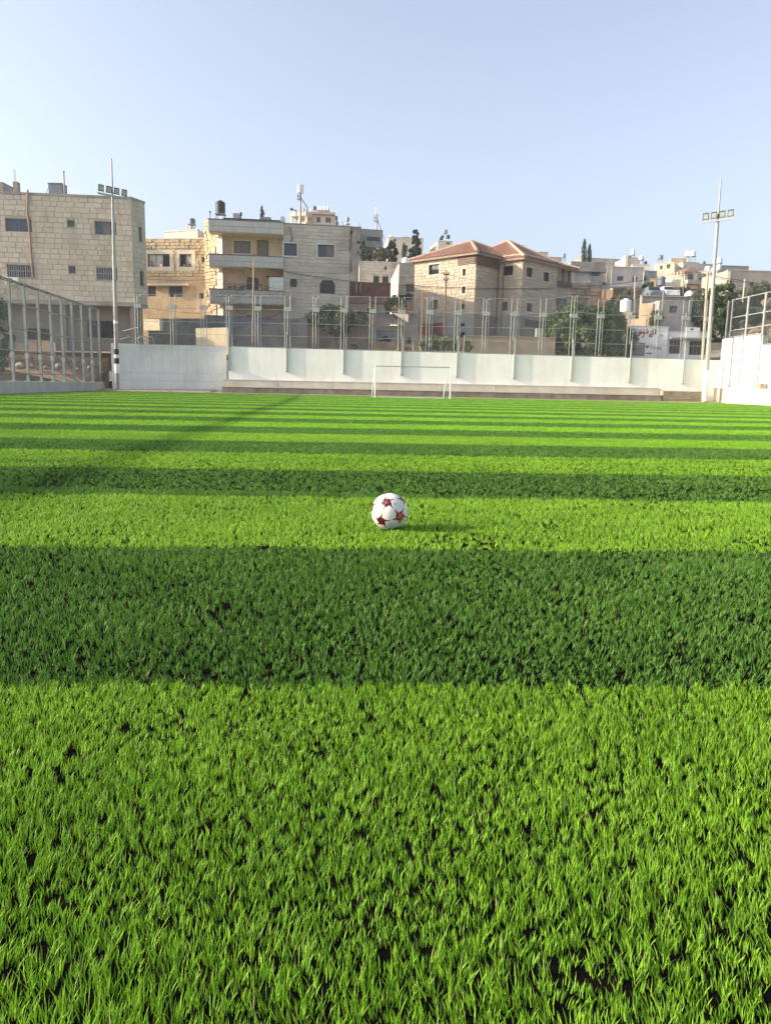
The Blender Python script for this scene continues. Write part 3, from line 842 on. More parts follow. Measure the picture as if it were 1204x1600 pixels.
part(rf_, 'chain_link', net_between(rx(57.6, -.04), rx(YS, -.04), zR1, zR1, zrt, step=.06, wr_=.0045), dark_metal, stuff=True)
part(rf_, 'chain_link', net_between(rx(YS, -.04), rx(44, -.04), zR2, zR2, zrt, step=.06, wr_=.0045), dark_metal, stuff=True)
for yv in (56.4, 55.0, 52.6, 50.55):
    x = XR(yv); zlo = 1.25 if yv > 51 else 1.5
    mb = MB(); mb.box(x - .055, yv - .05, zlo, x - .003, yv + .05, (zR1 if yv > YS else zR2) - .003); part(rw, 'drain_pipe', mb, galv)
    mb = MB(); mb.box(x - .08, yv - .09, zlo - .12, x - .003, yv + .09, zlo - .001); part(rw, 'bracket', mb, galv)
# small things on the right ledge
def on_ledge(px): 
    d = ray(px, 600); return None
yb_ = 51.6; xb_ = XR(yb_) - .28
mb = MB(); mb.box(xb_ - .12, yb_ - .22, zk + .001, xb_ + .12, yb_ + .22, zk + .30); mb.box(xb_ - .14, yb_ - .24, zk + .301, xb_ + .14, yb_ + .24, zk + .36)
single('cardboard_box', 'small tan box lying on the ledge of the right wall', 'box', mb, M('tan_card', (.5, .33, .2), var=.1))
mb = MB(); yj = 50.95; mb.lathe((XR(yj) - .28, yj, zk + .001), [(.11, 0), (.13, .05), (.13, .26), (.09, .33), (.07, .37)], 12)
single('bucket', 'dark grey jar standing on the ledge beside the tan box', 'bucket', mb, grey_plastic, smooth=True)
mb = MB(); y0_ = 50.75
random.seed(3)
for k, wd in enumerate([.05, .16, .05, .15, .18, .05, .13, .15, .05, .16]):   # blurred lettering stencilled on the ledge
    y = y0_ - k * .115 + .6; x = XR(y) - .502
    for zz_ in ((.52, .58), (.70, .76)) if k % 3 else ((.50, .80),):
        mb.quad((x, y, zz_[0]), (XR(y - wd * .6) - .502, y - wd * .6, zz_[0]), (XR(y - wd * .6) - .502, y - wd * .6, zz_[1]), (x, y, zz_[1]))
    if k % 2: mb.quad((x, y, .50), (XR(y - .04) - .502, y - .04, .50), (XR(y - .04) - .502, y - .04, .80), (x, y, .80))
part(rw, 'painted_letters', mb, grey_plastic)
# timber frame beside the right lamp
fy = 56.6; fx = XR(fy) - .62
tf = thing('timber_frame', 'small pale timber frame standing beside the right lamp post', 'frame', (fx, fy, 0))
for dx in (-.28, .12):
    mb = MB(); mb.box(fx + dx - .07, fy - .05, 0, fx + dx + .07, fy + .05, .98); part(tf, 'leg', mb, M('pale_timber', (.55, .45, .30), var=.2))
mb = MB(); mb.box(fx - .40, fy - .07, .981, fx + .24, fy + .07, 1.06); part(tf, 'top_rail', mb, M('pale_timber', (.55, .45, .30), var=.2))

# ------------------------------------------------------------------ floodlight masts
LENS = M('floodlight_lens', (.42, .42, .39), rough=.3, var=.06, bump=0)
def mast(label, base, top, zlow, rad, bar_yaw, zbar, face_dir, wrap, barlen=2.1):
    t = thing('floodlight_mast', label, 'floodlight mast', base, 'floodlight masts at the far corners')
    base, top = Vector(base), Vector(top); ax = (top - base)
    at = lambda z: base + ax * ((z - base.z) / ax.z)
    mb = MB(); mb.tube([at(.0), at(zlow)], [rad, rad * .85], 10); part(t, 'lower_pole', mb, pole_mat, smooth=True)
    mb = MB(); mb.tube([at(zlow - .05), at(zbar)], [rad * .72, rad * .62], 10); part(t, 'middle_pole', mb, pole_mat, smooth=True)
    mb = MB(); mb.tube([at(zbar), at(top.z)], [rad * .42, rad * .30], 8); part(t, 'upper_pole', mb, galv, smooth=True)
    c = at(zbar); u = Vector((math.cos(bar_yaw), math.sin(bar_yaw), -.05 if bar_yaw > 0 else .05)).normalized(); n_ = Vector((face_dir[0], face_dir[1], 0)).normalized()
    mb = MB(); cc = c + n_ * .14; mb.obox(cc, u * barlen / 2, n_ * .05, Vector((0, 0, .05))); part(t, 'crossbar', mb, galv_l)
    tilt = R(24)
    for k in range(4):
        o = u * ((k - 1.5) * barlen * .255); hc = cc + o + Vector((0, 0, .36)) + n_ * .1
        fd = (n_ * math.cos(tilt) - Vector((0, 0, 1)) * math.sin(tilt)); up = (Vector((0, 0, 1)) * math.cos(tilt) + n_ * math.sin(tilt))
        mb = MB(); mb.obox(hc, u * .19, fd * .05, up * .22); 
        for s_ in range(5): mb.obox(hc - fd * .09 + u * (.07 * (s_ - 2)), u * .008, fd * .039, up * .17)
        h = part(t, 'floodlight', mb, dark_metal)
        mb = MB(); mb.obox(hc + fd * .056, u * .155, fd * .005, up * .165); part(h, 'lens', mb, LENS)
        mb = MB(); q = hc - up * .2
        for s_ in (-1, 1): mb.tube([q + u * (.2 * s_) + up * .1, q + u * (.2 * s_) - Vector((0, 0, .1)), cc + o + u * (.02 * s_) + Vector((0, 0, .05))], .014, 4)
        part(h, 'bracket', mb, galv)
    for (za, zb_, mt_, rr) in wrap:
        mb = MB(); mb.tube([at(za), at(zb_)], rad * rr, 10); part(t, 'wrap_band', mb, mt_, smooth=True)
    mb = MB(); mb.lathe(at(0), [(rad * 2.2, 0), (rad * 2.2, .03), (rad * 1.4, .035), (rad * 1.2, .10)], 12); part(t, 'base_flange', mb, dark_metal)
    return t
YL_ = 57.0
bl = XY(183.5, YL_, 606); tl_ = P(174.5, 248, YL_)
mast('grey floodlight mast at the left corner with black and white bands near its foot', (bl.x, bl.y, 0), (tl_.x, YL_, tl_.z), 9.6, .15, R(36), zat(177, 307, YL_), (.45, -.9), [(.25, 1.95, white_metal, .98), (1.96, 2.35, black_mat, 1.12), (2.36, 2.6, white_metal, 1.1), (2.62, 3.0, black_mat, 1.12), (4.8, 5.0, white_metal, 1.05)])
YR_ = 56.4
br = XY(1100, YR_, 626); trr = P(1125.5, 279, YR_)
mast('pale floodlight mast at the right corner with a white wrapped foot', (br.x, br.y, 0), (trr.x, YR_, trr.z), 7.6, .16, R(-32), zat(1118, 345, YR_), (-.42, -.9), [(.05, 1.1, M('torn_white_wrap', (.72, .70, .68), var=.2, scale=6, bump=.8), 1.25), (1.1, 1.55, M('torn_white_wrap', (.72, .70, .68)), 1.45), (1.56, 2.3, white_metal, 1.08)])

# ------------------------------------------------------------------ the town
random.seed(21)
def face_px(xl, xr, Y, yaw, py=450, at='l'):
    """wall plane whose left (or right) end stands at depth Y, turned by yaw; ends seen at px xl and xr"""
    yaw = R(yaw); u = Vector((math.cos(yaw), math.sin(yaw)))
    p0 = XY(xl if at == 'l' else xr, Y, py); d = ray(xr if at == 'l' else xl, py).xy
    den = u.x * d.y - u.y * d.x; s = -(p0.x * d.y - p0.y * d.x) / den
    q = p0 + u * s
    return Face(p0, q) if at == 'l' else Face(q, p0)
def top_of(f, px, py): return f.hit(px, py)[1]
def back_of(f, depth): return [f.B - f.n * depth, f.A - f.n * depth]

def bld(label, xl, xr, yt, yb, Y, yaw, depth, wall, wins=(), roof=None, par_h=.35, at='l', name='house', fm=None, gm=None, st=None, cat='house', zb=None, sill=None, trim=None, lim=300, slab_cap=True):
    f = face_px(xl, xr, Y, yaw, (yt + yb) / 2, at); xm = (xl + xr) / 2
    z1 = top_of(f, xm, yt); z0 = top_of(f, xm, yb) if zb is None else zb
    mid = (f.A + f.B) / 2
    t = thing(name, label, cat, (mid.x, mid.y, z0))
    holes = [f.rect(*w[:4]) for w in wins]
    block(t, 'wall', [f], back_of(f, depth), z0, z1, wall, {0: holes}, roof or concrete, parapet=par_h)
    for w, h in zip(wins, holes):
        window(t, f, h, fm or alu, w[5] if len(w) > 5 else (gm or gl_dark), cols=w[4] if len(w) > 4 else 2, sill=sill, trim=trim, fr=min(.06, (h[2] - h[0]) * .12))
    if slab_cap:
        mb = MB(); f.box(mb, -.03, z1 + .003, f.w + .03, z1 + .09, -.3, .05); part(t, 'coping', mb, trim_mat if wall not in (concrete, concrete_dark, plaster_grey) else concrete)
    if st:
        m_, h_, a, b2 = st; stones(t, f, z0, z1, h_, a, b2, m_, holes, limit=lim)
    return t, f, z0, z1

def pxbox(px0, px1, py0, py1, Y, dep):
    """upright box seen at these pixels at depth Y: returns plan box"""
    a, b2 = XY(px0, Y, (py0 + py1) / 2), XY(px1, Y, (py0 + py1) / 2)
    xm = (px0 + px1) / 2
    return a.x, b2.x, zat(xm, py1, Y), zat(xm, py0, Y)
def tank(label, px, pyb, pyt, wpx, Y, mat, stand=0, cat='water tank', group=None, box_=False):
    """roof water tank, upright drum with a domed lid, on a steel stand whose feet are seen at pixel pyb+stand"""
    p = P(px, pyb, Y); zt = zat(px, pyt, Y); r_ = wpx / 2 * Y / 1200.0; h = zt - p.z
    zf = zat(px, pyb + stand, Y) if stand else p.z
    t = thing('water_tank', label, cat, (p.x, Y, zf), group)
    mb = MB()
    prof = [(r_ * .96, 0)]
    for k in range(1, 6): prof += [(r_, h * .16 * k - .02), (r_ * .985, h * .16 * k), (r_, h * .16 * k + .02)]
    prof += [(r_ * .9, h * .88), (r_ * .45, h * .95), (r_ * .44, h), (.02, h)]
    mb.lathe((p.x, Y, p.z), prof, 16); part(t, 'drum', mb, mat, smooth=True)
    if stand:
        for sx_ in (-1, 1):
            for sy_ in (-1, 1):
                mb = MB(); mb.tube([(p.x + sx_ * r_ * .75, Y + sy_ * r_ * .75, zf), (p.x + sx_ * r_ * .75, Y + sy_ * r_ * .75, p.z - .06)], .035, 4); part(t, 'leg', mb, galv)
        mb = MB(); mb.box(p.x - r_, Y - r_, p.z - .06, p.x + r_, Y + r_, p.z - .002); part(t, 'platform', mb, galv)
    return t

# ---- A: big stone building on the left
fA_r = XY(208, 61.5, 400); uA = Vector((math.cos(R(5.5)), math.sin(R(5.5))))
fA = Face(fA_r - uA * 17.5, fA_r)
fA2 = face_px(208, 228.5, 61.5, 70, 400)
zA1 = fA.hit(150, 306.5)[1]; zA0 = fA.hit(120, 470.5)[1]
A = thing('apartment_building', 'large pale stone apartment block on the left with a cut corner', 'building', (fA.A.x + 8, fA.A.y, 3))
wa = [(9, 341.5, 50, 362, 2, gl_blue), (105.5, 344, 117, 354.5, 1, gl_far), (148.5, 346, 182, 367, 3, [gl_blue, gl_curtain, gl_blue]), (11.5, 413, 54.5, 434, 3, gl_dark), (107.5, 415.5, 118.5, 427, 1, gl_far), (151, 417.5, 184, 438, 3, [gl_blue, gl_far, gl_dark])]
hA = [fA.rect(*w[:4]) for w in wa]
wa2 = [(217.3, 355, 222, 378, 1, gl_dark), (219.3, 424, 224.8, 447, 1, gl_dark)]
hA2 = [fA2.rect(*w[:4]) for w in wa2]
backA = [fA2.B + Vector((-1, 1.5)), fA.A + Vector((0, 6.5))]
block(A, 'wall', [fA, fA2], backA, zA0, zA1, mortar, {0: hA, 1: hA2}, concrete, parapet=.5)
BUDGET[A.name] = 0
stones(A, fA, zA0, zA1 - .12, .385, .40, .84, stoneA, hA, u0=max(0, fA.hit(-14, 400)[0]), gap=.024, proud=.022)
stones(A, fA2, zA0, zA1 - .12, .385, .42, .84, stoneA, hA2, gap=.024, proud=.022)
stones(A, fA, zA0, zA1 - .12, .385, .42, .84, stoneA, hA, u1=fA.hit(-14, 400)[0], gap=.024, proud=.022, limit=0)
for w, h in zip(wa, hA): window(A, fA, h, alu, w[5], cols=w[4], sill=None, recess=.14, grille=alu_white if w is wa[3] or w is wa[5] else None)
for w, h in zip(wa2, hA2): window(A, fA2, h, alu, w[5], cols=w[4], recess=.2)
for f in (fA, fA2):
    mb = MB(); f.box(mb, -.02, zA1 - .11, f.w + .02, zA1 + .06, -.3, .05); part(A, 'coping', mb, concrete)
    mb = MB(); f.box(mb, -.01, zA0 - .28, f.w + .01, zA0 - .004, -.4, .03); part(A, 'floor_edge', mb, concrete)
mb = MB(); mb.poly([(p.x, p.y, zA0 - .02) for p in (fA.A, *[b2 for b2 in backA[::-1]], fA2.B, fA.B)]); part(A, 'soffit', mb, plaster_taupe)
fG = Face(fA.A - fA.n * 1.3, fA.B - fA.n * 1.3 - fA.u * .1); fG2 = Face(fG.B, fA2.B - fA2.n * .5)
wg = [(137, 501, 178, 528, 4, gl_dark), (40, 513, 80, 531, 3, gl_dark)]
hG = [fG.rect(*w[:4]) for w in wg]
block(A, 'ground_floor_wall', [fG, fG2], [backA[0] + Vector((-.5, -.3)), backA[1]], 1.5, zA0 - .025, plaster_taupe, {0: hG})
for w, h in zip(wg, hG): window(A, fG, h, dark_metal, w[5], cols=w[4], recess=.12, sill=concrete, grille=dark_metal)
for px in (98, 208):
    u = fA.hit(px, 500)[0]; mb = MB(); fA.box(mb, u - .22, 1.5, u + .22, zA0 - .29, -.55, -.11); part(A, 'column', mb, plaster_taupe)
# rust brown drain pipe down its front
pts = [fA.pt(*fA.hit(44.5, 297), .12), fA.pt(*fA.hit(44, 332), .12), fA.pt(*fA.hit(46.5, 352), .12), fA.pt(*fA.hit(49, 385), .12), fA.pt(*fA.hit(52.5, 434), .12)]
mb = MB(); mb.tube(pts, .07, 8); part(A, 'drain_pipe', mb, M('brown_pipe', (.26, .20, .15), var=.3, scale=1.5, streak=.4), smooth=True)
# air conditioner
a = fA.rect(12, 434.5, 31, 446.5); ac = thing('air_conditioner', 'white air conditioner unit below the barred window of the left stone block', 'air conditioner', tuple(fA.pt(a[0], a[1], .2)))
mb = MB(); fA.box(mb, a[0], a[1] + .06, a[2], a[3], .06, .42); part(ac, 'casing', mb, white_metal)
mb = MB(); c = fA.pt((a[0] * .62 + a[2] * .38), (a[1] + a[3]) / 2 + .03, .425); e = Vector((fA.u.x, fA.u.y, 0)); rr = (a[3] - a[1]) * .38
for k in range(6):
    pr = [c + (e * math.cos(t) + Vector((0, 0, 1)) * math.sin(t)) * rr * (1 - k * .16) for t in [2 * math.pi * i / 16 for i in range(17)]]
    mb.tube(pr, .011, 4, caps=False)
part(ac, 'fan_grille', mb, dark_metal)
for s_ in (.15, .85):
    u = a[0] + (a[2] - a[0]) * s_; mb = MB(); mb.tube([fA.pt(u, a[1] - .25, .035), fA.pt(u, a[1] + .03, .40), fA.pt(u, a[1] + .03, .035)], .025, 4); part(ac, 'bracket', mb, galv)
# things on its roof
x0, x1, z0, z1 = pxbox(76, 97, 287, 301, 63, 1)
mb = MB(); mb.box(x0, 63, z0 - .5, x1, 64, z1); mb.box(x0 - .04, 62.96, z1 + .002, x1 + .04, 64.04, z1 + .06)
single('rooftop_box', 'slate grey sheet metal box on the roof of the left stone block', 'roof box', mb, grey_plastic)
mb = MB(); mb.tube([(x0 - .62, 63.4, z0 - .5), (x0 - .1, 63.4, z1 - .03), (x0, 63.4, z1 + .02)], .025, 5); single('bent_pipe', 'thin bent pipe leaning on the grey roof box', 'pipe', mb, galv)
p = P(101.5, 306, 62.6); zt = zat(101.5, 269, 62.6); mb = MB(); mb.tube([(p.x, 62.6, p.z - .6), (p.x, 62.6, zt)], .055, 6); mb.tube([(p.x, 62.6, zt + .001), (p.x, 62.6, zt + .08)], .075, 6)
single('vent_pipe', 'pinkish brown upright pipe on the left stone block beside the grey roof box', 'pipe', mb, M('pink_pipe', (.42, .27, .21), var=.15))
t = thing('stair_room', 'dark stair room with a slanting roof at the left edge on the left stone block', 'roof room', tuple(P(5, 300, 72)))
x0, x1, z0, z1 = pxbox(-40, 22, 284, 302, 72, 3)
xk = XY(5, 72, 290).x; zl = zat(20, 299, 72)
mb = MB(); mb.hexa([(x0, 72, z0 - 1.5), (xk, 72, z0 - 1.5), (xk, 75, z0 - 1.5), (x0, 75, z0 - 1.5)], [(x0, 72, z1), (xk, 72, z1), (xk, 75, z1), (x0, 75, z1)]); part(t, 'wall', mb, plaster_taupe)
mb = MB(); mb.hexa([(xk + .002, 72, z0 - 1.5), (x1, 72, z0 - 1.5), (x1, 75, z0 - 1.5), (xk + .002, 75, z0 - 1.5)], [(xk + .002, 72, z1), (x1, 72, zl), (x1, 75, zl), (xk + .002, 75, z1)]); part(t, 'stair_slope', mb, concrete_dark)
x2, x3, z2, z3 = pxbox(21.5, 28.5, 284, 302, 71.5, 1)
mb = MB(); mb.box(x2, 71.4, z2 - 1.2, x3, 71.95, z3); part(t, 'column', mb, plaster_taupe)
for px in (21.5, 23.5): 
    q = P(px, 284, 71.7); mb = MB(); mb.tube([(q.x + .1, 71.7, z3), (q.x + .08, 71.7, zat(px, 264, 71.7))], .016, 4); part(t, 'reinforcing_bar', mb, rust)

# ---- B: gold stone house
B, fB, z0B, z1B = bld('golden rough stone house between the left block and the balcony building', 214, 326, 374, 545, 74, -9, 7, mortarK, [(231, 397, 265.5, 417, 3, [gl_pale, gl_pale, gl_dark]), (280.5, 397, 299.5, 417, 2, [gl_dark, gl_pale]), (315, 401, 322.5, 410, 1, gl_dark), (231, 446.5, 244, 463, 1, gl_far), (263.5, 446.5, 285.5, 464, 2, gl_blue), (311.5, 458, 318, 467, 1, gl_dark)], at='r', trim=None, cat='house', slab_cap=False)
hB = [fB.rect(*w) for w in ((231, 397, 265.5, 417), (280.5, 397, 299.5, 417), (315, 401, 322.5, 410))]
zs = fB.hit(270, 432)[1]
big = [(h[0] - .36, h[1] - .34, h[2] + .36, h[3] + .36) for h in hB[:2]]
for h, g_ in zip(hB[:2], big):
    mb = MB(); 
    for (a, b2, c, d) in ((g_[0], h[3] + .002, g_[2], g_[3]), (g_[0], g_[1], g_[2], h[1] - .002), (g_[0], h[1], h[0] - .002, h[3]), (h[2] + .002, h[1], g_[2], h[3])): fB.box(mb, a, b2, c, d, -.02, .05)
    part(B, 'window_surround', mb, trim_mat)
stones(B, fB, zs, z1B, .27, .28, .6, stoneB, big + hB[2:], proud=.06, vary=.8, limit=300)
pl = MB(); hl = [fB.rect(*w) for w in ((231, 446.5, 244, 463), (263.5, 446.5, 285.5, 464), (311.5, 458, 318, 467))]
zp = fB.hit(270, 533)[1]
us = sorted({0, fB.w, *[h[0] for h in hl], *[h[2] for h in hl]}); zz = sorted({zp, zs - .01, *[h[1] for h in hl], *[h[3] for h in hl]})
for i in range(len(us) - 1):
    for j in range(len(zz) - 1):
        um, zm = (us[i] + us[i + 1]) / 2, (zz[j] + zz[j + 1]) / 2
        if not any(h[0] < um < h[2] and h[1] < zm < h[3] for h in hl):
            pl.quad(fB.pt(us[i], zz[j], .02), fB.pt(us[i + 1], zz[j], .02), fB.pt(us[i + 1], zz[j + 1], .02), fB.pt(us[i], zz[j + 1], .02))
part(B, 'plaster', pl, plaster_ochre)
a = fB.rect(230, 444, 296, 447); mb = MB(); fB.box(mb, a[0], a[1], a[2], a[3], .02, .55); part(B, 'canopy', mb, plaster_cream)
mb = MB(); a = fB.rect(214, 373, 326, 375); fB.box(mb, 0, z1B + .003, fB.w, z1B + .12, -.3, .07); part(B, 'coping', mb, plaster_cream)
br_, fBr, q0, q1 = bld('flat roofed cream stair room on the golden stone house', 257, 309, 361.5, 380, 76.5, -24, 3.2, plaster_cream, par_h=.1, name='stair_room', cat='roof room')
for k, px in enumerate((237, 252, 288, 295)):          # flower pots on the sills
    yb_ = 416; h = hB[0] if px < 270 else hB[1]; u = fB.hit(px, 414)[0]
    p = fB.pt(u, h[1] + .005, -.06)
    t = thing('flower_pot', ['terracotta flower pot at the left of the wide sill of the golden house', 'bushy dark pot plant at the right on the golden house sill', 'bushy plant in a pot on the narrow sill of the golden house', 'red pot on the narrow sill of the golden house'][k], 'flower pot', tuple(p), 'pots on the window sills')
    mb = MB(); mb.lathe(tuple(p), [(.09, 0), (.13, .2), (.14, .24)], 10); part(t, 'pot', mb, brick_red if k != 1 else white_metal, smooth=True)
    mb = MB()
    for j in range(46):
        g = random.random() * 6.28; r_ = random.random() * .2; c = p + Vector((math.cos(g) * r_, math.sin(g) * r_ * .4, .24 + random.random() * .26)); d = Vector((random.random() - .5, random.random() - .5, random.random() - .3)) * .1
        e = Vector((random.random() - .5, random.random() - .5, random.random() - .5)) * .1; mb.poly([c, c + d, c + d * .6 + e], rnd=random.random())
    part(t, 'leaf', mb, leaf_mat('leaf_dark', (.02, .035, .015), (.07, .10, .04)), stuff=True)
tank('grey square-shouldered water tank on a tall stand over the golden stone house', 300, 350.5, 341, 10, 78, grey_plastic, stand=13)
mb = MB(); p = P(299, 362, 78.6); mb.lathe((p.x, 78.6, p.z), [(.2, 0), (.2, 1.0), (.12, 1.05)], 10); single('boiler', 'small white boiler under the grey tank over the golden house', 'boiler', mb, white_metal, smooth=True)

# ---- C: balcony building
fC = face_px(326.5, 442.5, 68, 7.5, 400)
bw = 1.5
C = thing('apartment_building', 'three storey building with pale slab-clad balconies and peach walls', 'building', (fC.A.x + 4, fC.A.y, 3.5))
fCb = Face(fC.A - fC.n * bw + fC.u * fC.hit(347, 400)[0], fC.B - fC.n * bw)
zroof = fC.hit(385, 345)[1]; zC0 = fC.hit(385, 520)[1]
wc = [(365.5, 376.5, 391.5, 396, 2, gl_curtain), (403.5, 377.5, 417.5, 402, 1, gl_curtain), (385, 433.5, 404.5, 456, 1, gl_dark), (385, 492.5, 403, 498, 2, gl_dark)]
hC = [fCb.rect(*w[:4]) for w in wc]
block(C, 'wall', [fCb], [fCb.B - fC.n * 9, fC.A - fC.n * 10.5 - fC.u * .0], zC0, zroof, plaster_peach, {0: hC}, concrete, parapet=.05)
window(C, fCb, hC[0], brown_frame, gl_curtain, cols=2, trim=trim_mat)
window(C, fCb, hC[3], brown_frame, gl_dark, cols=2)
dr = MB(); fCb.box(dr, hC[1][0] + .003, hC[1][1] + .003, hC[1][2] - .003, hC[1][3] - .003, -.14, -.09); d_ = part(C, 'door', dr, M('grey_brown_door', (.20, .175, .15), var=.1))
mb = MB(); h = hC[1]; fCb.box(mb, h[0] - .1, h[1], h[0] - .002, h[3], -.02, .04); fCb.box(mb, h[2] + .002, h[1], h[2] + .1, h[3], -.02, .04); fCb.box(mb, h[0] - .1, h[3] + .002, h[2] + .1, h[3] + .1, -.02, .045); part(d_, 'door_frame', mb, brown_frame)
window(C, fCb, hC[2], brown_frame, gl_dark, cols=2)
h = hC[2]; mb = MB()
for s_, u_ in ((1, h[0]), (-1, h[2])):
    for k in range(4):
        a = (h[2] - h[0]) * .11 * k / 4; b2 = (h[2] - h[0]) * .11 * (k + 1) / 4
        fCb.box(mb, *(sorted((u_ + s_ * a, u_ + s_ * b2))[0:1]), h[3] - .3 * (1 - k / 4) ** 1.5, sorted((u_ + s_ * a, u_ + s_ * b2))[1], h[3] - .001, -.12, .012)
part(C, 'arch_corner', mb, plaster_peach)
# stone end wall catching the sun
fCs = Face(XY(321, 70.9, 400), XY(347.5, 69.2, 400))
block(C, 'end_wall', [fCs], [fCs.B + Vector((.1, 2)), fCs.A + Vector((.1, 5))], zC0, zroof - .1, plaster_cream)
z_a, z_b = fCs.hit(334, 495)[1], fCs.hit(334, 341)[1]
stones(C, fCs, z_a, z_b, .3, .3, .6, stoneB, proud=.07, vary=.8, u1=fCs.hit(338, 400)[0], limit=120)
for (px, py) in ((339, 371), (340, 378), (341, 396), (342, 425), (343, 437)):
    a = fCs.rect(px - 1.6, py - .9, px + 1.6, py + .9); mb = MB(); fCs.box(mb, *a, .0, .05); part(C, 'vent_block', mb, plaster_ochre)
for (l0, l1, r0_, r1_, kind) in ((340.7, 361.6, 347, 366.2, 2), (396, 415.2, 400.6, 419.8, 2), (450, 471.5, 454.6, 477, 1)):
    zt_, zb_ = (fC.hit(327, l0)[1] + fC.hit(442, r0_)[1]) / 2, (fC.hit(327, l1)[1] + fC.hit(442, r1_)[1]) / 2
    mb = MB(); fC.box(mb, 0, zb_ - .02, fC.w, zb_ + .16, -bw - .01, -.005); part(C, 'balcony_floor', mb, plaster_cream)
    mb = MB(); fC.box(mb, 0, zb_, fC.w, zt_ - .07, -.16, -.003); fC.box(mb, 0, zb_ + .165, .14, zt_ - .07, -bw, -.163); part(C, 'balcony_parapet', mb, mortar)
    mb = MB(); fC.box(mb, -.05, zt_ - .068, fC.w + .02, zt_, -.2, .05); part(C, 'coping', mb, concrete_dark)
    nsl = 33; sw = fC.w / nsl; zz = [zb_, zb_ + (zt_ - .07 - zb_) * .47, zt_ - .07]
    me = unit_stone(slab_mat)
    if kind == 2:
        for j in range(2):
            for k in range(nsl): piece('cladding_slab', me, C, fC.pt((k + .5) * sw, zz[j] + .012, .0) - C.location, fC.yaw, (sw - .025, .03 + .012 * random.random(), zz[j + 1] - zz[j] - .024))
    else:
        for k in range(nsl): piece('cladding_slab', me, C, fC.pt((k + .5) * sw, zz[0] + .012, .0) - C.location, fC.yaw, (sw - .03, .03 + .02 * random.random(), zz[1] - zz[0] - .024))
        stones(C, fC, zz[1], zz[2], .26, .4, .9, stoneD, proud=.035, limit=400)
# stone strip beside the door on the upper balcony
a = fCb.rect(419.5, 369, 442, 402); stones(C, fCb, a[1], a[3], .28, .7, 1.5, M('cream_stone', (.56, .47, .35), rnd=.1, var=.1), u0=a[0], u1=fCb.w, proud=.02, limit=400)
# flower pots, white panel on the middle balcony
zt3 = (fC.hit(327, 450)[1] + fC.hit(442, 454.6)[1]) / 2
for k, px in enumerate((357, 360.5, 367, 374.5, 379, 382, 407, 413.5, 418)):
    u = fC.hit(px, 450)[0]; p = fC.pt(u, zt3 + .002, -.08)
    lab = ['dark leafy pot plant leftmost on the middle balcony rail', 'small pot plant second from the left on the middle balcony rail', 'dark square pot plant third along the middle balcony rail', 'round dark pot plant left of the red pot on the middle balcony rail', 'reddish pot plant on the middle balcony rail', 'low dark pot just left of the arched window on the middle balcony', 'leafy pot plant just right of the arched window on the middle balcony', 'small black pot right of the middle balcony pole', 'red brown pot beside the white panel on the middle balcony'][k]
    t = thing('flower_pot', lab, 'flower pot', tuple(p), 'pots along the middle balcony')
    mb = MB(); s_ = random.uniform(.8, 1.2); mb.lathe(tuple(p), [(.09 * s_, 0), (.13 * s_, .2 * s_), (.145 * s_, .25 * s_)], 10); part(t, 'pot', mb, [black_plastic, brick_red, grey_plastic][(k * 2 + k // 3) % 3] if k != 8 else brick_red, smooth=True)
    mb = MB()
    for j in range(50 if k not in (7, 8) else 12):
        g = random.random() * 6.28; r_ = random.random() * .19; c = p + Vector((math.cos(g) * r_, math.sin(g) * r_ * .5, .24 + random.random() * .24)); d = Vector((random.random() - .5, random.random() - .5, random.random() - .3)) * .11
        e = Vector((random.random() - .5, random.random() - .5, random.random() - .5)) * .11; mb.poly([c, c + d, c + d * .6 + e], rnd=random.random())
    part(t, 'leaf', mb, leaf_mat('leaf_dark', (.02, .035, .015), (.07, .10, .04)), stuff=True)
a = fC.rect(420.5, 433, 443, 454.2); t = thing('balcony_screen', 'white boarded screen at the right end of the middle balcony', 'screen', tuple(fC.pt(a[0], a[1], -.1)))
for j in range(3):
    mb = MB(); za, zb_ = a[1] + (a[3] - a[1]) * j / 3, a[1] + (a[3] - a[1]) * (j + 1) / 3; fC.box(mb, a[0], za + .01, a[2], zb_ - .006, -.14, -.04 - .01 * j); part(t, 'board', mb, M('white_board', (.62, .62, .60), var=.08, streak=.2))
mb = MB(); fC.box(mb, a[0] - .3, a[3] + .03, a[2] - .3, a[3] + .1, -.9, -.1); part(t, 'awning', mb, dark_metal)
# hanging black cable under the balcony
pts = [fCb.pt(*fCb.hit(px, py), .05) for px, py in ((368, 492), (370, 485), (375, 489), (380, 491), (386, 484), (392, 482), (397, 487))]
mb = MB(); mb.tube(pts, .022, 5); single('cable', 'brown loose cable looped on the peach wall under the lowest balcony', 'cable', mb, rust)
pts = [fCb.pt(*fCb.hit(px, py), .05) for px, py in ((412, 494), (420, 496), (430, 494), (437, 489), (442, 483))]
mb = MB(); mb.tube(pts, .022, 5); single('cable', 'brown cable sagging on the peach wall right of the balcony post', 'cable', mb, rust)
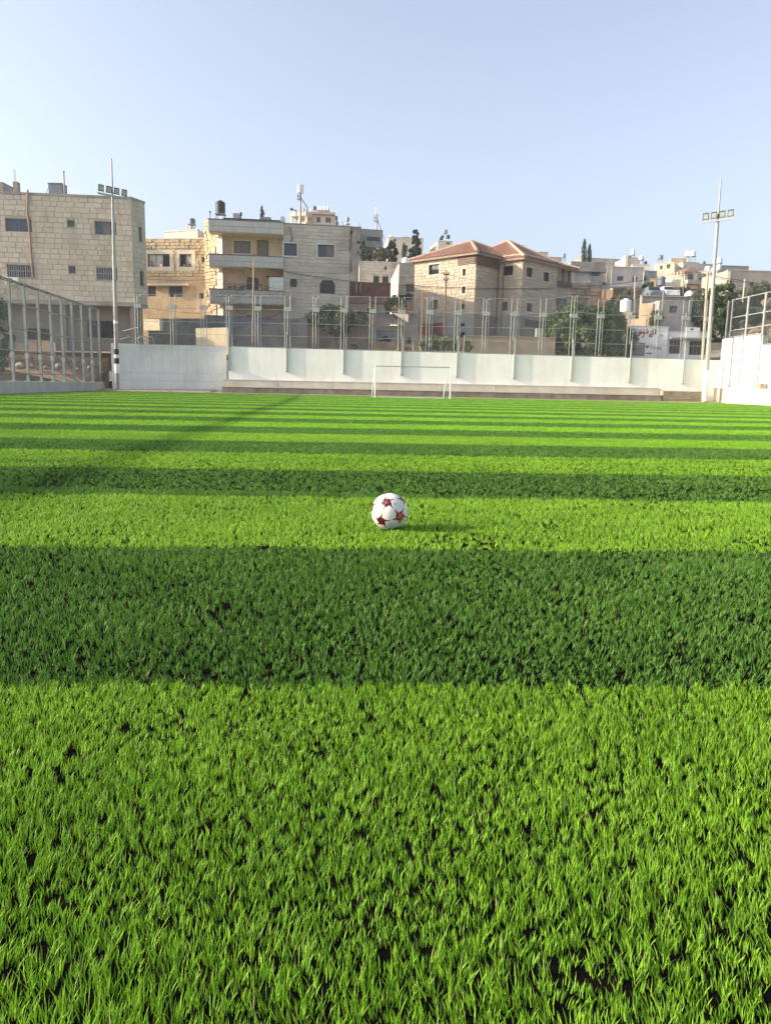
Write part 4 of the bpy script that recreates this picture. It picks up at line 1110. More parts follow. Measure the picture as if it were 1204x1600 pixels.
# roof of C
x0, x1, z0, z1 = pxbox(346, 441, 336, 343, 70, 3); zt0, zt1 = zat(348, 337, 70), zat(438, 343, 71)
t = thing('roof_shelter', 'low flat black roof slab on a pale plinth over the balcony building', 'roof shelter', ((x0 + x1) / 2, 74, zroof))
fR = Face(fC.A - fC.n * 1.9 + fC.u * 1.2, fC.B - fC.n * 1.9)
mb = MB(); fR.box(mb, 0, zroof - .05, fR.w * .80, zt0 - .45, -3, 0); part(t, 'plinth', mb, plaster_cream)
mb = MB(); fR.box(mb, -.1, zt0 - .44, fR.w, zt0 - .22, -3.2, .35); part(t, 'roof_slab', mb, dark_metal)
tank('tall black water tank on a stand over the left end of the balcony building', 344.5, 334.5, 313.5, 14.5, 70, black_plastic, stand=9)
x0, x1, z0, z1 = pxbox(364, 374, 333, 337.5, 71, 1); mb = MB(); mb.box(x0, 71, z0 - .3, x1, 72, z1); single('roof_box', 'low grey box on the black roof slab of the balcony building', 'roof box', mb, plaster_grey)
tank('small dark tank beside the grey box on the black roof slab', 376.5, 337, 331.5, 3.5, 71, black_plastic)
mb = MB(); p = P(328.5, 341, 68.15); mb.tube([(p.x, 68.15, p.z - .05), (p.x, 68.15, p.z + .42)], .03, 5); mb.lathe((p.x, 68.15, p.z + .43), [(.05, 0), (.09, .06), (.06, .16)], 8); single('lamp', 'little globe lamp at the left corner of the top parapet of the balcony building', 'lamp', mb, black_plastic)
x0, x1, z0, z1 = pxbox(406, 422, 339, 343, 71.5, 1); mb = MB(); mb.box(x0, 71.5, z0 - .3, x1, 72.5, z1); single('roof_box', 'dark low box under the dark fir top on the balcony building roof', 'roof box', mb, grey_plastic)
x0, x1, z0, z1 = pxbox(439, 444.5, 340, 348, 69.6, 1); mb = MB(); mb.box(x0, 69.4, z0 - .2, x1, 69.9, z1); mb.box(x0 + .05, 69.45, z1, x0 + .2, 69.7, z1 + .1); single('chimney', 'stub grey chimney at the right corner of the balcony building', 'chimney', mb, plaster_grey)

# ---- D: grey stone building
wd = [(443.5, 380.3, 464, 399.5, 2, gl_blue), (496.5, 382.5, 522, 402, 2, [gl_blue, gl_curtain]), (452.5, 436, 464.5, 448.5, 2, gl_dark), (499.5, 438, 523.5, 459, 2, gl_dark)]
D, fD, z0D, z1D = bld('grey coursed stone building right of the balconies with four dark windows', 443, 546, 352, 522, 69, 7.5, 20, mortar, [], name='apartment_building', cat='building', slab_cap=False)
for ch in list(D.children): 
    if ch.name.startswith('wall'): bpy.data.objects.remove(ch)
hD = [fD.rect(*w[:4]) for w in wd]
block(D, 'wall', [fD], back_of(fD, 20), z0D, z1D, mortar, {0: hD})
for i, (w, h) in enumerate(zip(wd, hD)):
    window(D, fD, h, brown_frame, w[5], cols=w[4], recess=.2, trim=alu_white if i < 2 else None, fr=.05)
    if i > 1:
        mb = MB(); cw = (h[2] - h[0]) * .16
        for s_, u_ in ((1, h[0]), (-1, h[2])):
            for k in range(4):
                a, b2 = sorted((u_ + s_ * cw * k / 4, u_ + s_ * cw * (k + 1) / 4)); ht = .36 * (1 - k / 4) ** 1.5
                fD.box(mb, a, h[3] - ht, b2, h[3] - .001, -.15, .02)
                if i == 2: fD.box(mb, a, h[1] + .001, b2, h[1] + ht * .8, -.15, .02)
        part(D, 'arch_corner', mb, stoneD)
zb1, zb2 = fD.hit(495, 426.5)[1], fD.hit(495, 416.5)[1]
hp = [(h[0] - .14, h[1] - .14, h[2] + .14, h[3] + .14) if i < 2 else h for i, h in enumerate(hD)]
stones(D, fD, zb2, z1D - .02, .285, .6, 1.5, stoneD, hp, gap=.022, proud=.022)
stones(D, fD, z0D, zb1, .285, .6, 1.5, stoneD, hp, gap=.022, proud=.022)
me = unit_stone(M('warm_cladding', (.50, .455, .385), rnd=.1, var=.06, scale=1.2, bump=.1, streak=.25)); nsl = 30; sw = fD.w / nsl
for k in range(nsl): piece('cladding_slab', me, D, fD.pt((k + .5) * sw, zb1 + .01, .002) - D.location, fD.yaw, (sw - .03, .028 + .012 * random.random(), zb2 - zb1 - .02))
mb = MB(); fD.box(mb, -.02, z1D + .003, fD.w + .03, z1D + .08, -.3, .06); part(D, 'coping', mb, concrete)
mb = MB(); mb.tube([fD.pt(.45, z1D - .2, .05), fD.pt(.75, z1D - 1.1, .05), fD.pt(.62, hD[0][3] + .1, .05)], .028, 6); part(D, 'cable_bundle', mb, dark_metal)
# the right side of D, plain taupe with slits
fDs = Face(fD.B + fD.u * .02, fD.B + fD.u * .02 - fD.n * 19.9)
ws_ = [(546.8, 371, 549.4, 390, 1, gl_dark), (546.8, 406.5, 549.4, 425, 1, gl_dark)]; hs_ = [fDs.rect(*w[:4]) for w in ws_]
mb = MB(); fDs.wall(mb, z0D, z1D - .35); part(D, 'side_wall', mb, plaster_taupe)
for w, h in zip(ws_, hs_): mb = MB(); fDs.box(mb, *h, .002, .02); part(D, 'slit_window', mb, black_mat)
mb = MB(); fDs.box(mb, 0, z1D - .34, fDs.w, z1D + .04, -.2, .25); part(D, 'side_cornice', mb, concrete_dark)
mb = MB(); p = P(556.5, 440, 75); mb.tube([(p.x, 75, p.z - 1), (p.x, 75, zat(556.5, 392, 75))], .06, 6); single('pole', 'pale upright pipe in front of the taupe stair tower', 'pole', mb, alu_white)
mb = MB(); p = P(562.5, 440, 79); mb.tube([(p.x, 79, p.z - 1), (p.x, 79, zat(562.5, 405, 79))], .06, 6); single('pole', 'tan post at the left end of the low stone house behind the stair tower', 'pole', mb, trim_mat)

# ---- K: house with red tiled roofs
s_ = 72 / 84
C0 = XY(742, 80, 450)
fKl = face_px(647, 742, 80, -44, 450, at='r')
fK1 = face_px(742, 779, 80, 46, 450)
fK2 = face_px(779, 815, fK1.B.y, -44, 450)
fK3 = face_px(815, 869, fK2.B.y, 46, 450)
K = thing('house', 'big limestone house with two red hipped tile roofs', 'house', (C0.x + 2, C0.y + 2, 3.5))
zE = fKl.hit(742, 393)[1]; zK0 = 3.2; zSt = fKl.hit(690, 494)[1]
wkl = [(670, 413, 686, 428.5, 2, gl_dark), (722.5, 420, 727.5, 431, 1, gl_curtain), (721.5, 447.5, 727, 458.5, 1, gl_far), (673, 468.5, 684, 484, 2, gl_curtain), (720.5, 475, 725.5, 483, 1, gl_blue), (718, 505, 726, 510, 2, gl_dark), (718, 519, 727, 529, 1, gl_dark)]
wk1 = []
wk2 = [(785.5, 415.5, 801.5, 430.5, 2, gl_dark), (783, 471.5, 793, 485.5, 1, gl_far)]
wk3 = [(821, 418, 831.5, 433, 2, gl_dark), (847.5, 425.5, 857.5, 440, 2, gl_dark), (821.5, 473.5, 830.5, 487, 2, gl_blue)]
faces = [fKl, fK1, fK2, fK3]; specs = [wkl, wk1, wk2, wk3]; holes = [[f.rect(*w[:4]) for w in sp_] for f, sp_ in zip(faces, specs)]
backK = [fK3.B + Vector((-7, 7)), fKl.A + Vector((3, 5))]
block(K, 'wall', faces, backK, zK0, zE, mortarK, {i: h for i, h in enumerate(holes)})
slatz = fKl.hit(730, 413)[1]; slatu = fKl.hit(715.5, 405)[0]
slatz2 = fK1.hit(760, 417)[1]
hK = [list(h) for h in holes]
hK[0].append((slatu, slatz, fKl.w, zE)); hK[1].append((0, slatz2, fK1.w, zE))
BUDGET[K.name] = 0
for f, hh in zip(faces, hK): stones(K, f, zSt, zE, .30, .42, .95, stoneK, hh, gap=.02, proud=.035, limit=300)
base_pl = [plaster_grey, plaster_grey, concrete_blue, plaster_grey]
for f, sp_, hh in zip(faces, specs, holes):
    mb = MB(); hl = [h for h in hh if h[3] < zSt]
    us = sorted({0, f.w, *[h[0] for h in hl], *[h[2] for h in hl]}); zz = sorted({zK0, zSt - .01, *[h[1] for h in hl], *[h[3] for h in hl]})
    for i in range(len(us) - 1):
        for j in range(len(zz) - 1):
            um, zm = (us[i] + us[i + 1]) / 2, (zz[j] + zz[j + 1]) / 2
            if not any(h[0] < um < h[2] and h[1] < zm < h[3] for h in hl):
                mb.quad(f.pt(us[i], zz[j], .02), f.pt(us[i + 1], zz[j], .02), f.pt(us[i + 1], zz[j + 1], .02), f.pt(us[i], zz[j + 1], .02))
    part(K, 'basement_render', mb, concrete_blue if f is fKl or f is fK2 else plaster_taupe)
    for w, h in zip(sp_, hh):
        window(K, f, h, brown_frame if h[3] > zSt else dark_metal, w[5], cols=w[4], recess=.2, trim=trim_mat if w[3] - w[1] > 10 and h[3] > zSt else None, fr=.05, grille=dark_metal if w in (wkl[0], wk3[2]) else None)
mb = MB(); a = fKl.rect(659, 505, 694, 531); fKl.box(mb, a[0], zK0 + .1, a[2], a[3], .021, .05)
for k in range(1, 9): u = a[0] + (a[2] - a[0]) * k / 9; fKl.box(mb, u - .02, zK0 + .1, u + .02, a[3], .05, .07)
part(K, 'garage_shutter', mb, red_metal)
a = fK3.rect(819, 501, 856, 512); mb = MB(); fK3.box(mb, a[0], a[1], a[2], a[3], .021, .03); part(K, 'dark_opening', mb, dark_metal)
me = unit_stone(brown_slat)
nb_ = 7
for k in range(nb_):
    hh = (zE - slatz) / nb_; piece('slat', me, K, fKl.pt((slatu + fKl.w) / 2, slatz + hh * k + .015, 0.0) - K.location, fKl.yaw, (fKl.w - slatu - .02, .10, hh - .05))
    hh = (zE - slatz2) / nb_; piece('slat', me, K, fK1.pt(fK1.w / 2, slatz2 + hh * k + .015, 0.0) - K.location, fK1.yaw, (fK1.w - .02, .10, hh - .03))
for px in (776, 781, 786): 
    f = fK1 if px < 779 else fK2; u = min(max(f.hit(px, 450)[0], .1), f.w - .1); mb = MB(); mb.tube([f.pt(u, zE - .1, .07), f.pt(u, zSt - 1.6, .07)], .05, 6); part(K, 'drain_pipe', mb, trim_mat if px == 781 else rust)
eave_mat = M('eave_brown', (.26, .18, .13), var=.1)
def hip_roof(par, corners, apex, zE_, ov, zA_):
    """hip planes of overlapping tile courses from an eave rectangle to one peak, with ridge caps"""
    c = sum(corners, Vector((0, 0))) / 4
    ev = []
    for i in range(4):
        p, pn, pp = corners[i], corners[(i + 1) % 4], corners[i - 1]
        e = p + ((p - pn).normalized() + (p - pp).normalized()) * ov; ev.append(Vector((e.x, e.y, zE_ - .12)))
    ap = Vector((apex.x, apex.y, zA_)); nc = 26
    for i in range(4):
        a, b2 = ev[i], ev[(i + 1) % 4]; mb = MB(); nrm = (b2 - a).cross(ap - a).normalized()
        if nrm.z < 0: nrm = -nrm
        for k in range(nc):
            t0, t1 = k / nc, min(1, (k + 1.12) / nc)
            l0, r0_ = a.lerp(ap, t0), b2.lerp(ap, t0); l1, r1_ = a.lerp(ap, t1), b2.lerp(ap, t1)
            ln = (r0_ - l0).length; m_ = max(1, int(ln / .28)); up = nrm * .05
            for q in range(m_):
                f0, f1 = q / m_, (q + 1) / m_; fm_ = (f0 + f1) / 2; rn = random.random()
                A0, M0, B0 = l0.lerp(r0_, f0) + up * .6, l0.lerp(r0_, fm_) + up * 1.7, l0.lerp(r0_, f1) + up * .6
                A1, M1, B1 = l1.lerp(r1_, f0) + up * .0, l1.lerp(r1_, fm_) + up * 1.0, l1.lerp(r1_, f1) + up * .0
                mb.quad(A0, M0, M1, A1, rnd=rn); mb.quad(M0, B0, B1, M1, rnd=rn); mb.poly([A0, B0, M0], rnd=rn)
        part(par, 'roof_tile', mb, roof_tile, stuff=True)
        mb = MB(); mb.quad(a - nrm * .03, b2 - nrm * .03, ap - nrm * .03, ap - nrm * .03 + Vector((.001, 0, 0))); 
        mb.quad(a - nrm * .03, b2 - nrm * .03, b2 + Vector((0, 0, -.22)), a + Vector((0, 0, -.22))); part(par, 'eave_board', mb, eave_mat)
        mb = MB(); n_ = 16
        for k in range(n_): mb.tube([a.lerp(ap, k / n_) + Vector((0, 0, .05)), a.lerp(ap, (k + 1.1) / n_) + Vector((0, 0, .05))], [.19, .15], 6)
        part(par, 'ridge_cap', mb, ridge_mat, stuff=True)
        mb = MB(); mb.poly([(p.x, p.y, zE_ - .34) for p in ev]); 
    part(par, 'soffit', mb, trim_mat)
uL = Vector((math.cos(R(136)), math.sin(R(136)))); uR = Vector((math.cos(R(46)), math.sin(R(46))))
w1 = fKl.w
rc1 = [C0, C0 + uR * 9.1, C0 + uR * 9.1 + uL * w1, C0 + uL * w1]
ap1 = C0 + uL * (w1 / 2) + uR * 4.3
ya = ap1.y; hip_roof(K, rc1, ap1, zE, .45, zat(725, 377.5, ya))
P3 = fK2.B; w3 = fK3.w
rc2 = [P3, P3 + uR * w3, P3 + uR * w3 + uL * 8.4, P3 + uL * 8.4]
ap2 = P3 + uR * (w3 / 2) + uL * 4.3
zE2 = fK3.hit(817, 402.5)[1]
mb = MB(); 
for f in (fK2, fK3): f.box(mb, 0, min(zE, zE2) - .02, f.w, max(zE, zE2) + .05, -.2, -.001)
part(K, 'wall_head', mb, trim_mat)
hip_roof(K, rc2, ap2, zE2 + .12, .45, zat(783, 377, ap2.y))
x0, x1, z0, z1 = pxbox(808, 817, 385, 394, ap2.y + 1.2, 1); mb = MB(); mb.box(x0, ap2.y + 1.0, z0 - .8, x1, ap2.y + 1.6, z1); mb.box(x0 - .05, ap2.y + .95, z1 + .002, x1 + .05, ap2.y + 1.65, z1 + .08); part(K, 'chimney', mb, stoneK)
# annex with a roofed porch, to the right
fN = face_px(866.5, 890, fK3.B.y + .6, 46, 450)
zN1 = fN.hit(879, 420)[1]; An = thing('house', 'porch wing with a small red roof at the right end of the red-roofed house', 'house', (fN.A.x + 1, fN.A.y + 1, 4))
hN = [fN.rect(868.5, 424, 886.5, 447), fN.rect(866.8, 466.5, 884.5, 486)]
block(An, 'wall', [fN], [fN.B + Vector((-5, 5)), fN.A + Vector((-5, 5))], 4, zN1, mortarK, {0: [hN[1]]})
window(An, fN, hN[1], alu, gl_blue, cols=4, grille=alu)
stones(An, fN, fN.hit(878, 494)[1], zN1, .3, .42, .95, stoneK, hN, proud=.03, limit=120)
mb = MB(); fN.box(mb, hN[0][0], hN[0][1], hN[0][2], hN[0][3], .004, .012); part(An, 'porch_back', mb, M('porch_plaster', (.36, .30, .23), var=.1))
a = fN.rect(875.5, 428, 883, 441); window(An, Face(fN.A + fN.n * .24, fN.B + fN.n * .24), a, alu_white, gl_far, cols=2, rows=2, recess=.16)
for k in range(3):
    a = fN.rect(867, 423, 887, 447); u = a[0] + (a[2] - a[0]) * k / 2; mb = MB(); fN.box(mb, u - .09, a[1], u + .09, a[3] + .2, .02, .35); part(An, 'porch_post', mb, plaster_taupe)
mb = MB(); a = fN.rect(866, 441, 888, 447); fN.box(mb, a[0], a[1], a[2], a[3], .36, .42); part(An, 'railing', mb, dark_metal)
rcn = [fN.A + fN.n * .5, fN.B + fN.n * .5, fN.B - fN.n * 4.5, fN.A - fN.n * 4.5]
hip_roof(An, rcn, (fN.A + fN.B) / 2 - fN.n * 2.2, zN1 + .25, .3, zN1 + 1.1)

# ---- middle ground between the grey building and the red-roofed house
bld('low limestone house with three small windows below the cypress trees', 561, 630, 410, 470, 95, 3, 7, mortar, [(583, 431, 592.5, 441.5, 1, gl_dark), (597, 431.5, 607, 442, 1, gl_dark), (600.3, 416.5, 604.3, 421.5, 1, gl_dark)], name='house', cat='house', st=(stoneD, .33, .5, 1.2), lim=160)
I_, fI, _, zI = bld('plain taupe concrete house with a white tank on its flat roof', 622, 652, 412, 500, 90, 4, 6, concrete, [(634, 443.5, 648, 456.5, 2, gl_far)], par_h=.1)
fI2 = Face(XY(610.5, 95, 430), fI.A); mb = MB(); zl_ = fI2.hit(612, 436)[1]
mb.poly([fI2.pt(0, 4, 0), fI2.pt(fI2.w, 4, 0), fI2.pt(fI2.w, zI, 0), fI2.pt(0, zl_, 0)]); mb.poly([fI2.pt(0, 4, -.3), fI2.pt(fI2.w, 4, -.3), fI2.pt(fI2.w, zI, -.3), fI2.pt(0, zl_, -.3)]); mb.quad(fI2.pt(0, zl_, 0), fI2.pt(fI2.w, zI, 0), fI2.pt(fI2.w, zI, -.3), fI2.pt(0, zl_, -.3))
part(I_, 'slanting_side_wall', mb, plaster_cream)
tank('white water tank on the plain taupe house left of the red roofs', 633.2, 412.5, 402.5, 12, 92, white_plastic)
W1, fW1, _, _ = bld('stained red-brown garden wall below the low limestone house', 545.5, 610, 441, 460, 79, 3, .4, brick_red, name='garden_wall', cat='wall', slab_cap=False, zb=6)
W2, fW2, z2a, z2b = bld('peach house front with a band of upright terracotta slats', 544, 603, 460, 540, 76.2, 2, 4, plaster_peach, [(571.5, 482, 590, 491, 2, gl_dark)], name='house', cat='house', slab_cap=False)
a = fW2.rect(545, 464, 603, 473.5); me = unit_stone(M('terracotta_slat', (.42, .24, .165), rnd=.15, var=.1)); n_ = 22
for k in range(n_): piece('slat', me, W2, fW2.pt(a[0] + (a[2] - a[0]) * (k + .5) / n_, a[1], 0) - W2.location, fW2.yaw, ((a[2] - a[0]) / n_ * .72, .08, a[3] - a[1]))
mb = MB(); fW2.box(mb, 0, a[3] + .01, fW2.w, z2b + .02, -.1, .10); fW2.box(mb, 0, a[1] - .1, fW2.w, a[1] - .005, -.05, .10); part(W2, 'balcony_edge', mb, brick_red)
mb = MB(); f = Face(XY(590, 70.5, 480), XY(640, 70.5, 480))
p = [P(588, 487, 71), P(617, 491, 71), P(640, 506, 69.8), P(592, 506, 69.8)]; 
t = thing('shed', 'small shed with a grey sloping sheet roof below the peach house', 'shed', (P(605, 520, 71).x, 71, 3.6))
mb.hexa([p[3] + Vector((0, 0, -.08)), p[2] + Vector((0, 0, -.08)), p[1] + Vector((0, .4, -.08)), p[0] + Vector((0, .4, -.08))], [p[3], p[2], p[1] + Vector((0, .4, 0)), p[0] + Vector((0, .4, 0))]); part(t, 'roof', mb, M('grey_sheet', (.20, .165, .14), var=.25))
mb = MB(); q = [XY(593, 70, 520), XY(632, 70, 520)]; mb.box(q[0].x, 70.1, 3.2, q[1].x, 71.2, p[3].z - .085); part(t, 'wall', mb, plaster_taupe)
fb = Face(XY(584, 66, 530), XY(617, 66.6, 530)); t = thing('garden_wall', 'bluish painted garden wall with a dark plant in front', 'wall', (fb.A.x, fb.A.y, 3)); mb = MB(); z_ = fb.hit(600, 518)[1]
fb.box(mb, 0, 2.8, fb.w, z_, -.3, 0); part(t, 'wall_face', mb, M('blue_wash', (.23, .26, .29), var=.25, streak=.3)); mb = MB(); fb.box(mb, -.03, z_ + .002, fb.w + .03, z_ + .1, -.33, .04); part(t, 'coping', mb, concrete_dark)
mb = MB(); p = [P(613, 489, 69), P(638, 491, 69), P(637.5, 504, 68.7)]; mb.poly(p); mb.poly([q + Vector((0, .06, 0)) for q in p]); 
for i in range(3): mb.quad(p[i], p[(i + 1) % 3], p[(i + 1) % 3] + Vector((0, .06, 0)), p[i] + Vector((0, .06, 0)))
single('awning', 'sunlit cream triangular awning below the red-brown planter', 'awning', mb, plaster_cream)
x0, x1, z0, z1 = pxbox(612, 645, 480.5, 491, 70.5, 1); t = thing('planter_wall', 'long red-brown planter box below the shrub left of the red-roofed house', 'planter', ((x0 + x1) / 2, 70.5, z0)); mb = MB(); mb.box(x0, 70.4, z0, x1, 71.2, z1 - .1); part(t, 'box', mb, brick_red); mb = MB(); mb.box(x0 - .05, 70.35, z1 - .099, x1 + .05, 71.25, z1); part(t, 'rim', mb, M('orange_rim', (.42, .19, .09)))
bld('dark grey block of wall under the red-brown planter', 632, 652, 492, 545, 69.6, 0, 1, concrete_dark, [(636, 527, 642, 537, 1, gl_dark)], name='wall', cat='wall', slab_cap=False)

# retaining walls behind the fence
def wall_run(label, xl, xr, yt_l, yt_r, Y, yaw, mat, th=.4, at='l', name='retaining_wall', zb=2.6, cope=True):
    f = face_px(xl, xr, Y, yaw, 520, at); za, zb_ = f.hit(xl, yt_l)[1], f.hit(xr, yt_r)[1]
    t = thing(name, label, 'wall', ((f.A.x + f.B.x) / 2, (f.A.y + f.B.y) / 2, zb))
    mb = MB(); b4 = [f.pt(0, zb), f.pt(f.w, zb), f.pt(f.w, zb, -th), f.pt(0, zb, -th)]; t4 = [f.pt(0, za), f.pt(f.w, zb_), f.pt(f.w, zb_, -th), f.pt(0, za, -th)]
    mb.hexa(b4, t4); part(t, 'wall_face', mb, mat)
    if cope:
        mb = MB(); u_ = Vector((0, 0, .003)); v_ = Vector((0, 0, .09)); n3 = Vector((f.n.x, f.n.y, 0)) * .04
        q = [t4[0] + n3, t4[1] + n3, t4[2] - n3, t4[3] - n3]; mb.hexa([p + u_ for p in q], [p + v_ for p in q]); part(t, 'coping', mb, mat)
    return t, f
wall_run('dark grey retaining wall below the golden stone house', 232, 326, 499.5, 499.5, 63.5, 6, concrete_dark)
wall_run('blue-grey painted wall band below the balcony building', 320, 482, 493.5, 500.5, 65.2, 4, M('slate_paint', (.145, .16, .185), var=.2, streak=.3, scale=.7))
wall_run('sunlit pale stone block wall behind the fence left of centre', 306, 356, 513, 511.5, 60.4, -20, M('sunny_stone', (.50, .42, .29), var=.15, scale=1.5, bump=.4), at='r', cope=False)
wall_run('small sunlit cream block wall beside the left stone block', 225, 250, 498.5, 498.5, 60.3, -22, M('sunny_stone', (.50, .42, .29)), at='r', cope=False, zb=4.6)
wall_run('dark concrete wall behind the fence left of the shrub', 357, 480, 514, 497, 62.6, 5, concrete_dark)
wall_run('brownish stained retaining wall under the shrub', 479, 586, 497, 508, 64.8, 4, M('brown_wall', (.24, .195, .15), var=.3, scale=.8, bump=.3, streak=.35, stain=(.16, .14, .12)))
wall_run('low taupe wall in front of the red-roofed house', 725, 868, 525.5, 529, 63.8, 0, M('taupe_wall', (.27, .225, .175), var=.2, scale=.9, bump=.2, streak=.2))
wall_run('rough earth wall below the grey block left of the cactus', 582, 660, 532, 540, 63.5, 0, soil, cope=False)
# pale tank base block and steps before the house basement
x0, x1, z0, z1 = pxbox(838, 848, 513, 527, 66, 1); mb = MB(); mb.box(x0, 66, z0 - 1.5, x1, 66.7, z1); single('utility_box', 'grey cabinet by the basement of the red-roofed house', 'cabinet', mb, concrete_blue)

# left: low stone band, earth bank and clutter behind the left fence
e0 = XY(-30, 55, 560); e1 = XY(170, 59.8, 560)
fE = Face(e0, e1)
t = thing('garden_wall', 'low ochre stone wall behind the left fence', 'wall', (e0.x + 5, 57, 1.5)); za, zb_ = fE.hit(80, 571.5)[1], fE.hit(80, 556.5)[1]
mb = MB(); fE.box(mb, 0, .3, fE.w, zb_, -.4, -.05); part(t, 'wall_core', mb, mortarK); BUDGET[t.name] = 0
stones(t, Face(fE.A - fE.n * .05, fE.B - fE.n * .05), za, zb_ - .02, .36, .5, 1.1, M('ochre_stone', (.37, .26, .175), rnd=.2, var=.2, scale=1.5, bump=.5), proud=.08, limit=120)
bk = MB()
for k in range(24):
    p, q = e0.lerp(e1, k / 24), e0.lerp(e1, (k + 1) / 24); f_ = lambda v: Vector((XL(v.y - 2.5) - .4, v.y - 2.5))
    a, b2 = f_(p), f_(q); h0 = za + .15 * math.sin(k * 1.3); h1_ = za + .15 * math.sin((k + 1) * 1.3)
    bk.quad((a.x, a.y, .5), (b2.x, b2.y, .5), (q.x, q.y - .1, h1_), (p.x, p.y - .1, h0))
o = structure('earth_bank', bk, soil, smooth=True)
for k, (px, py, sz) in enumerate(((32, 571, .5), (50, 572, .35), (92, 572, .45), (72, 574, .28), (120, 577, .25), (140, 574, .3), (105, 588, .22))):
    yv = 55.4 + k * .3; p = P(px, py, yv); mb = MB(); st_ = len(mb.v)
    prof = [(max(.02, sz * .62 * math.sin(math.pi * (i + .02) / 5.04)), -sz * .42 * math.cos(math.pi * i / 5)) for i in range(6)]
    mb.lathe((p.x, yv, p.z), prof, 9); mb.v = [tuple(Vector(v) + Vector((random.random() - .5, random.random() - .5, random.random() - .5)) * sz * .16) for v in mb.v]
    single('rock', ['largest pale rock on the earth bank near the left edge', 'flat pale rock on the earth bank beside the largest one', 'pale rock in the middle of the earth bank behind the fourth fence post', 'small rock between two larger ones on the earth bank', 'small rock on the bank right of the middle', 'rock at the right part of the earth bank near the corner', 'lowest little rock on the earth bank'][k], 'rock', mb, M('pale_rock', (.36, .32, .28), var=.3, scale=3, bump=.6), group='rocks on the earth bank', smooth=True)
for (x0_, x1_, y0_, y1_, mt_, lab) in ((26, 43, 537, 557, plaster_taupe, 'pale taupe board leaning behind the left fence'), (45, 58, 534, 557, M('tan_board', (.40, .28, .2), var=.1), 'tan board between two posts of the left fence'), (62, 79, 534, 557, plaster_ochre, 'ochre panel behind the fourth post of the left fence'), (83, 87, 536, 557, alu_white, 'narrow white board behind the left fence')):
    f = face_px(x0_, x1_, 60.6, 3, 545); z0, z1 = f.hit((x0_ + x1_) / 2, y1_)[1] - .4, f.hit((x0_ + x1_) / 2, y0_)[1]; mb = MB(); f.box(mb, 0, z0, f.w, z1, -.06, 0); f.box(mb, .02, z1 + .002, f.w - .02, z1 + .05, -.08, .02)
    single('panel', lab, 'panel', mb, mt_)
# bent tubular frame on the left wall
t = thing('tube_frame', 'bent grey tubular frame lying on top of the left shaded wall', 'metal frame', tuple(P(215, 536, 60.5)))
for pts in (((188, 530.5), (203, 526), (213, 531), (219.5, 525.5), (238, 526.5), (241, 538)), ((213, 531), (222, 537)), ((197, 523), (206, 528)), ((219.5, 525.5), (232, 537)), ((225, 526), (236, 533))):
    mb = MB(); mb.tube([P(x, y, 60.2 + .1 * i) for i, (x, y) in enumerate(pts)], .045, 6); part(t, 'tube', mb, galv_l)
mb = MB(); mb.tube([P(192, 517.5, 60), P(216, 511.5, 60)], .05, 5); single('metal_bar', 'straight pale bar slanting behind the left end of the pipe fence', 'bar', mb, galv_l)

# ---- buildings higher on the hillside
E, fE_, _, zEt = bld('pale pink apartment house with roof tanks high behind the grey stone building', 482, 523.5, 332, 365, 132, 7, 10, plaster_cream, [(494.5, 339, 500.5, 347.5, 1, gl_blue), (508.5, 339.5, 517, 348, 2, gl_blue)], par_h=.2)
mb = MB(); a = fE_.rect(486, 335, 523, 336.5); fE_.box(mb, a[0], a[1], a[2], a[3], 0, .25); part(E, 'cornice', mb, brick_red)
bld('lit stair block in the middle of the pale pink apartment house', 470, 484, 331.5, 365, 133, 7, 8, plaster_cream, par_h=.2, name='stair_block', cat='building')
E2 = thing('balcony_wing', 'sunlit white balcony wing at the left of the pale pink apartment house', 'balcony', tuple(P(462, 352, 130)))
fe = face_px(452.5, 478, 131, -22, 340); 
for (ya, yb) in ((331.5, 337.5), (347.5, 353)):
    a = fe.rect(453, ya, 478, yb); mb = MB(); fe.box(mb, 0, a[1], fe.w, a[3], -2.2, 0); part(E2, 'balcony_band', mb, limewash)
a = fe.rect(453, 337, 478, 354); mb = MB(); fe.box(mb, 0, a[1], fe.w, a[3], -2.6, -2.21); part(E2, 'back_wall', mb, plaster_peach)
for px in (454, 466.5, 477): u = fe.hit(px, 345)[0]; mb = MB(); fe.box(mb, u - .16, a[1], u + .16, a[3], -.5, -.2); part(E2, 'column', mb, plaster_cream)
for k, (px, w_, yb, yt, mt_) in enumerate(((474.5, 3, 330.5, 324, plaster_grey), (479.5, 3, 331, 325, plaster_grey), (486, 3, 331, 325.5, white_plastic), (491.7, 4.8, 328.5, 322, black_plastic), (499.5, 4.4, 329.5, 322, white_plastic), (504, 4.4, 329.5, 322.3, white_plastic), (508.2, 4.4, 329.8, 322.6, white_plastic), (512.4, 4.2, 330, 323, white_plastic), (525, 4.2, 344.5, 337.2, black_plastic), (526, 4.6, 352.5, 345.5, black_plastic))):
    tank(['small grey roof drum leftmost on the pink apartment house', 'second small grey roof drum on the pink apartment house', 'small white drum left of the black one on the pink apartment house', 'black drum left of the four white tanks on the pink apartment house', 'leftmost of four white tanks in a row on the pink apartment house', 'second from left of four white tanks on the pink apartment house', 'third from left of four white tanks on the pink apartment house', 'rightmost of four white tanks in a row on the pink apartment house', 'upper black tank at the right corner of the pink apartment house', 'lower black tank at the right corner of the pink apartment house'][k], px, yb, yt, w_, 134 + (k % 3) * .6 - (3 if k > 7 else 0), mt_, group='roof tanks of the pink apartment house')
mb = MB(); mb.box(P(496, 331, 134).x, 133, P(496, 331.3, 134).z - .4, P(515, 331, 134).x, 136, P(505, 330, 134).z); single('tank_platform', 'concrete platform carrying the four white roof tanks', 'platform', mb, concrete)
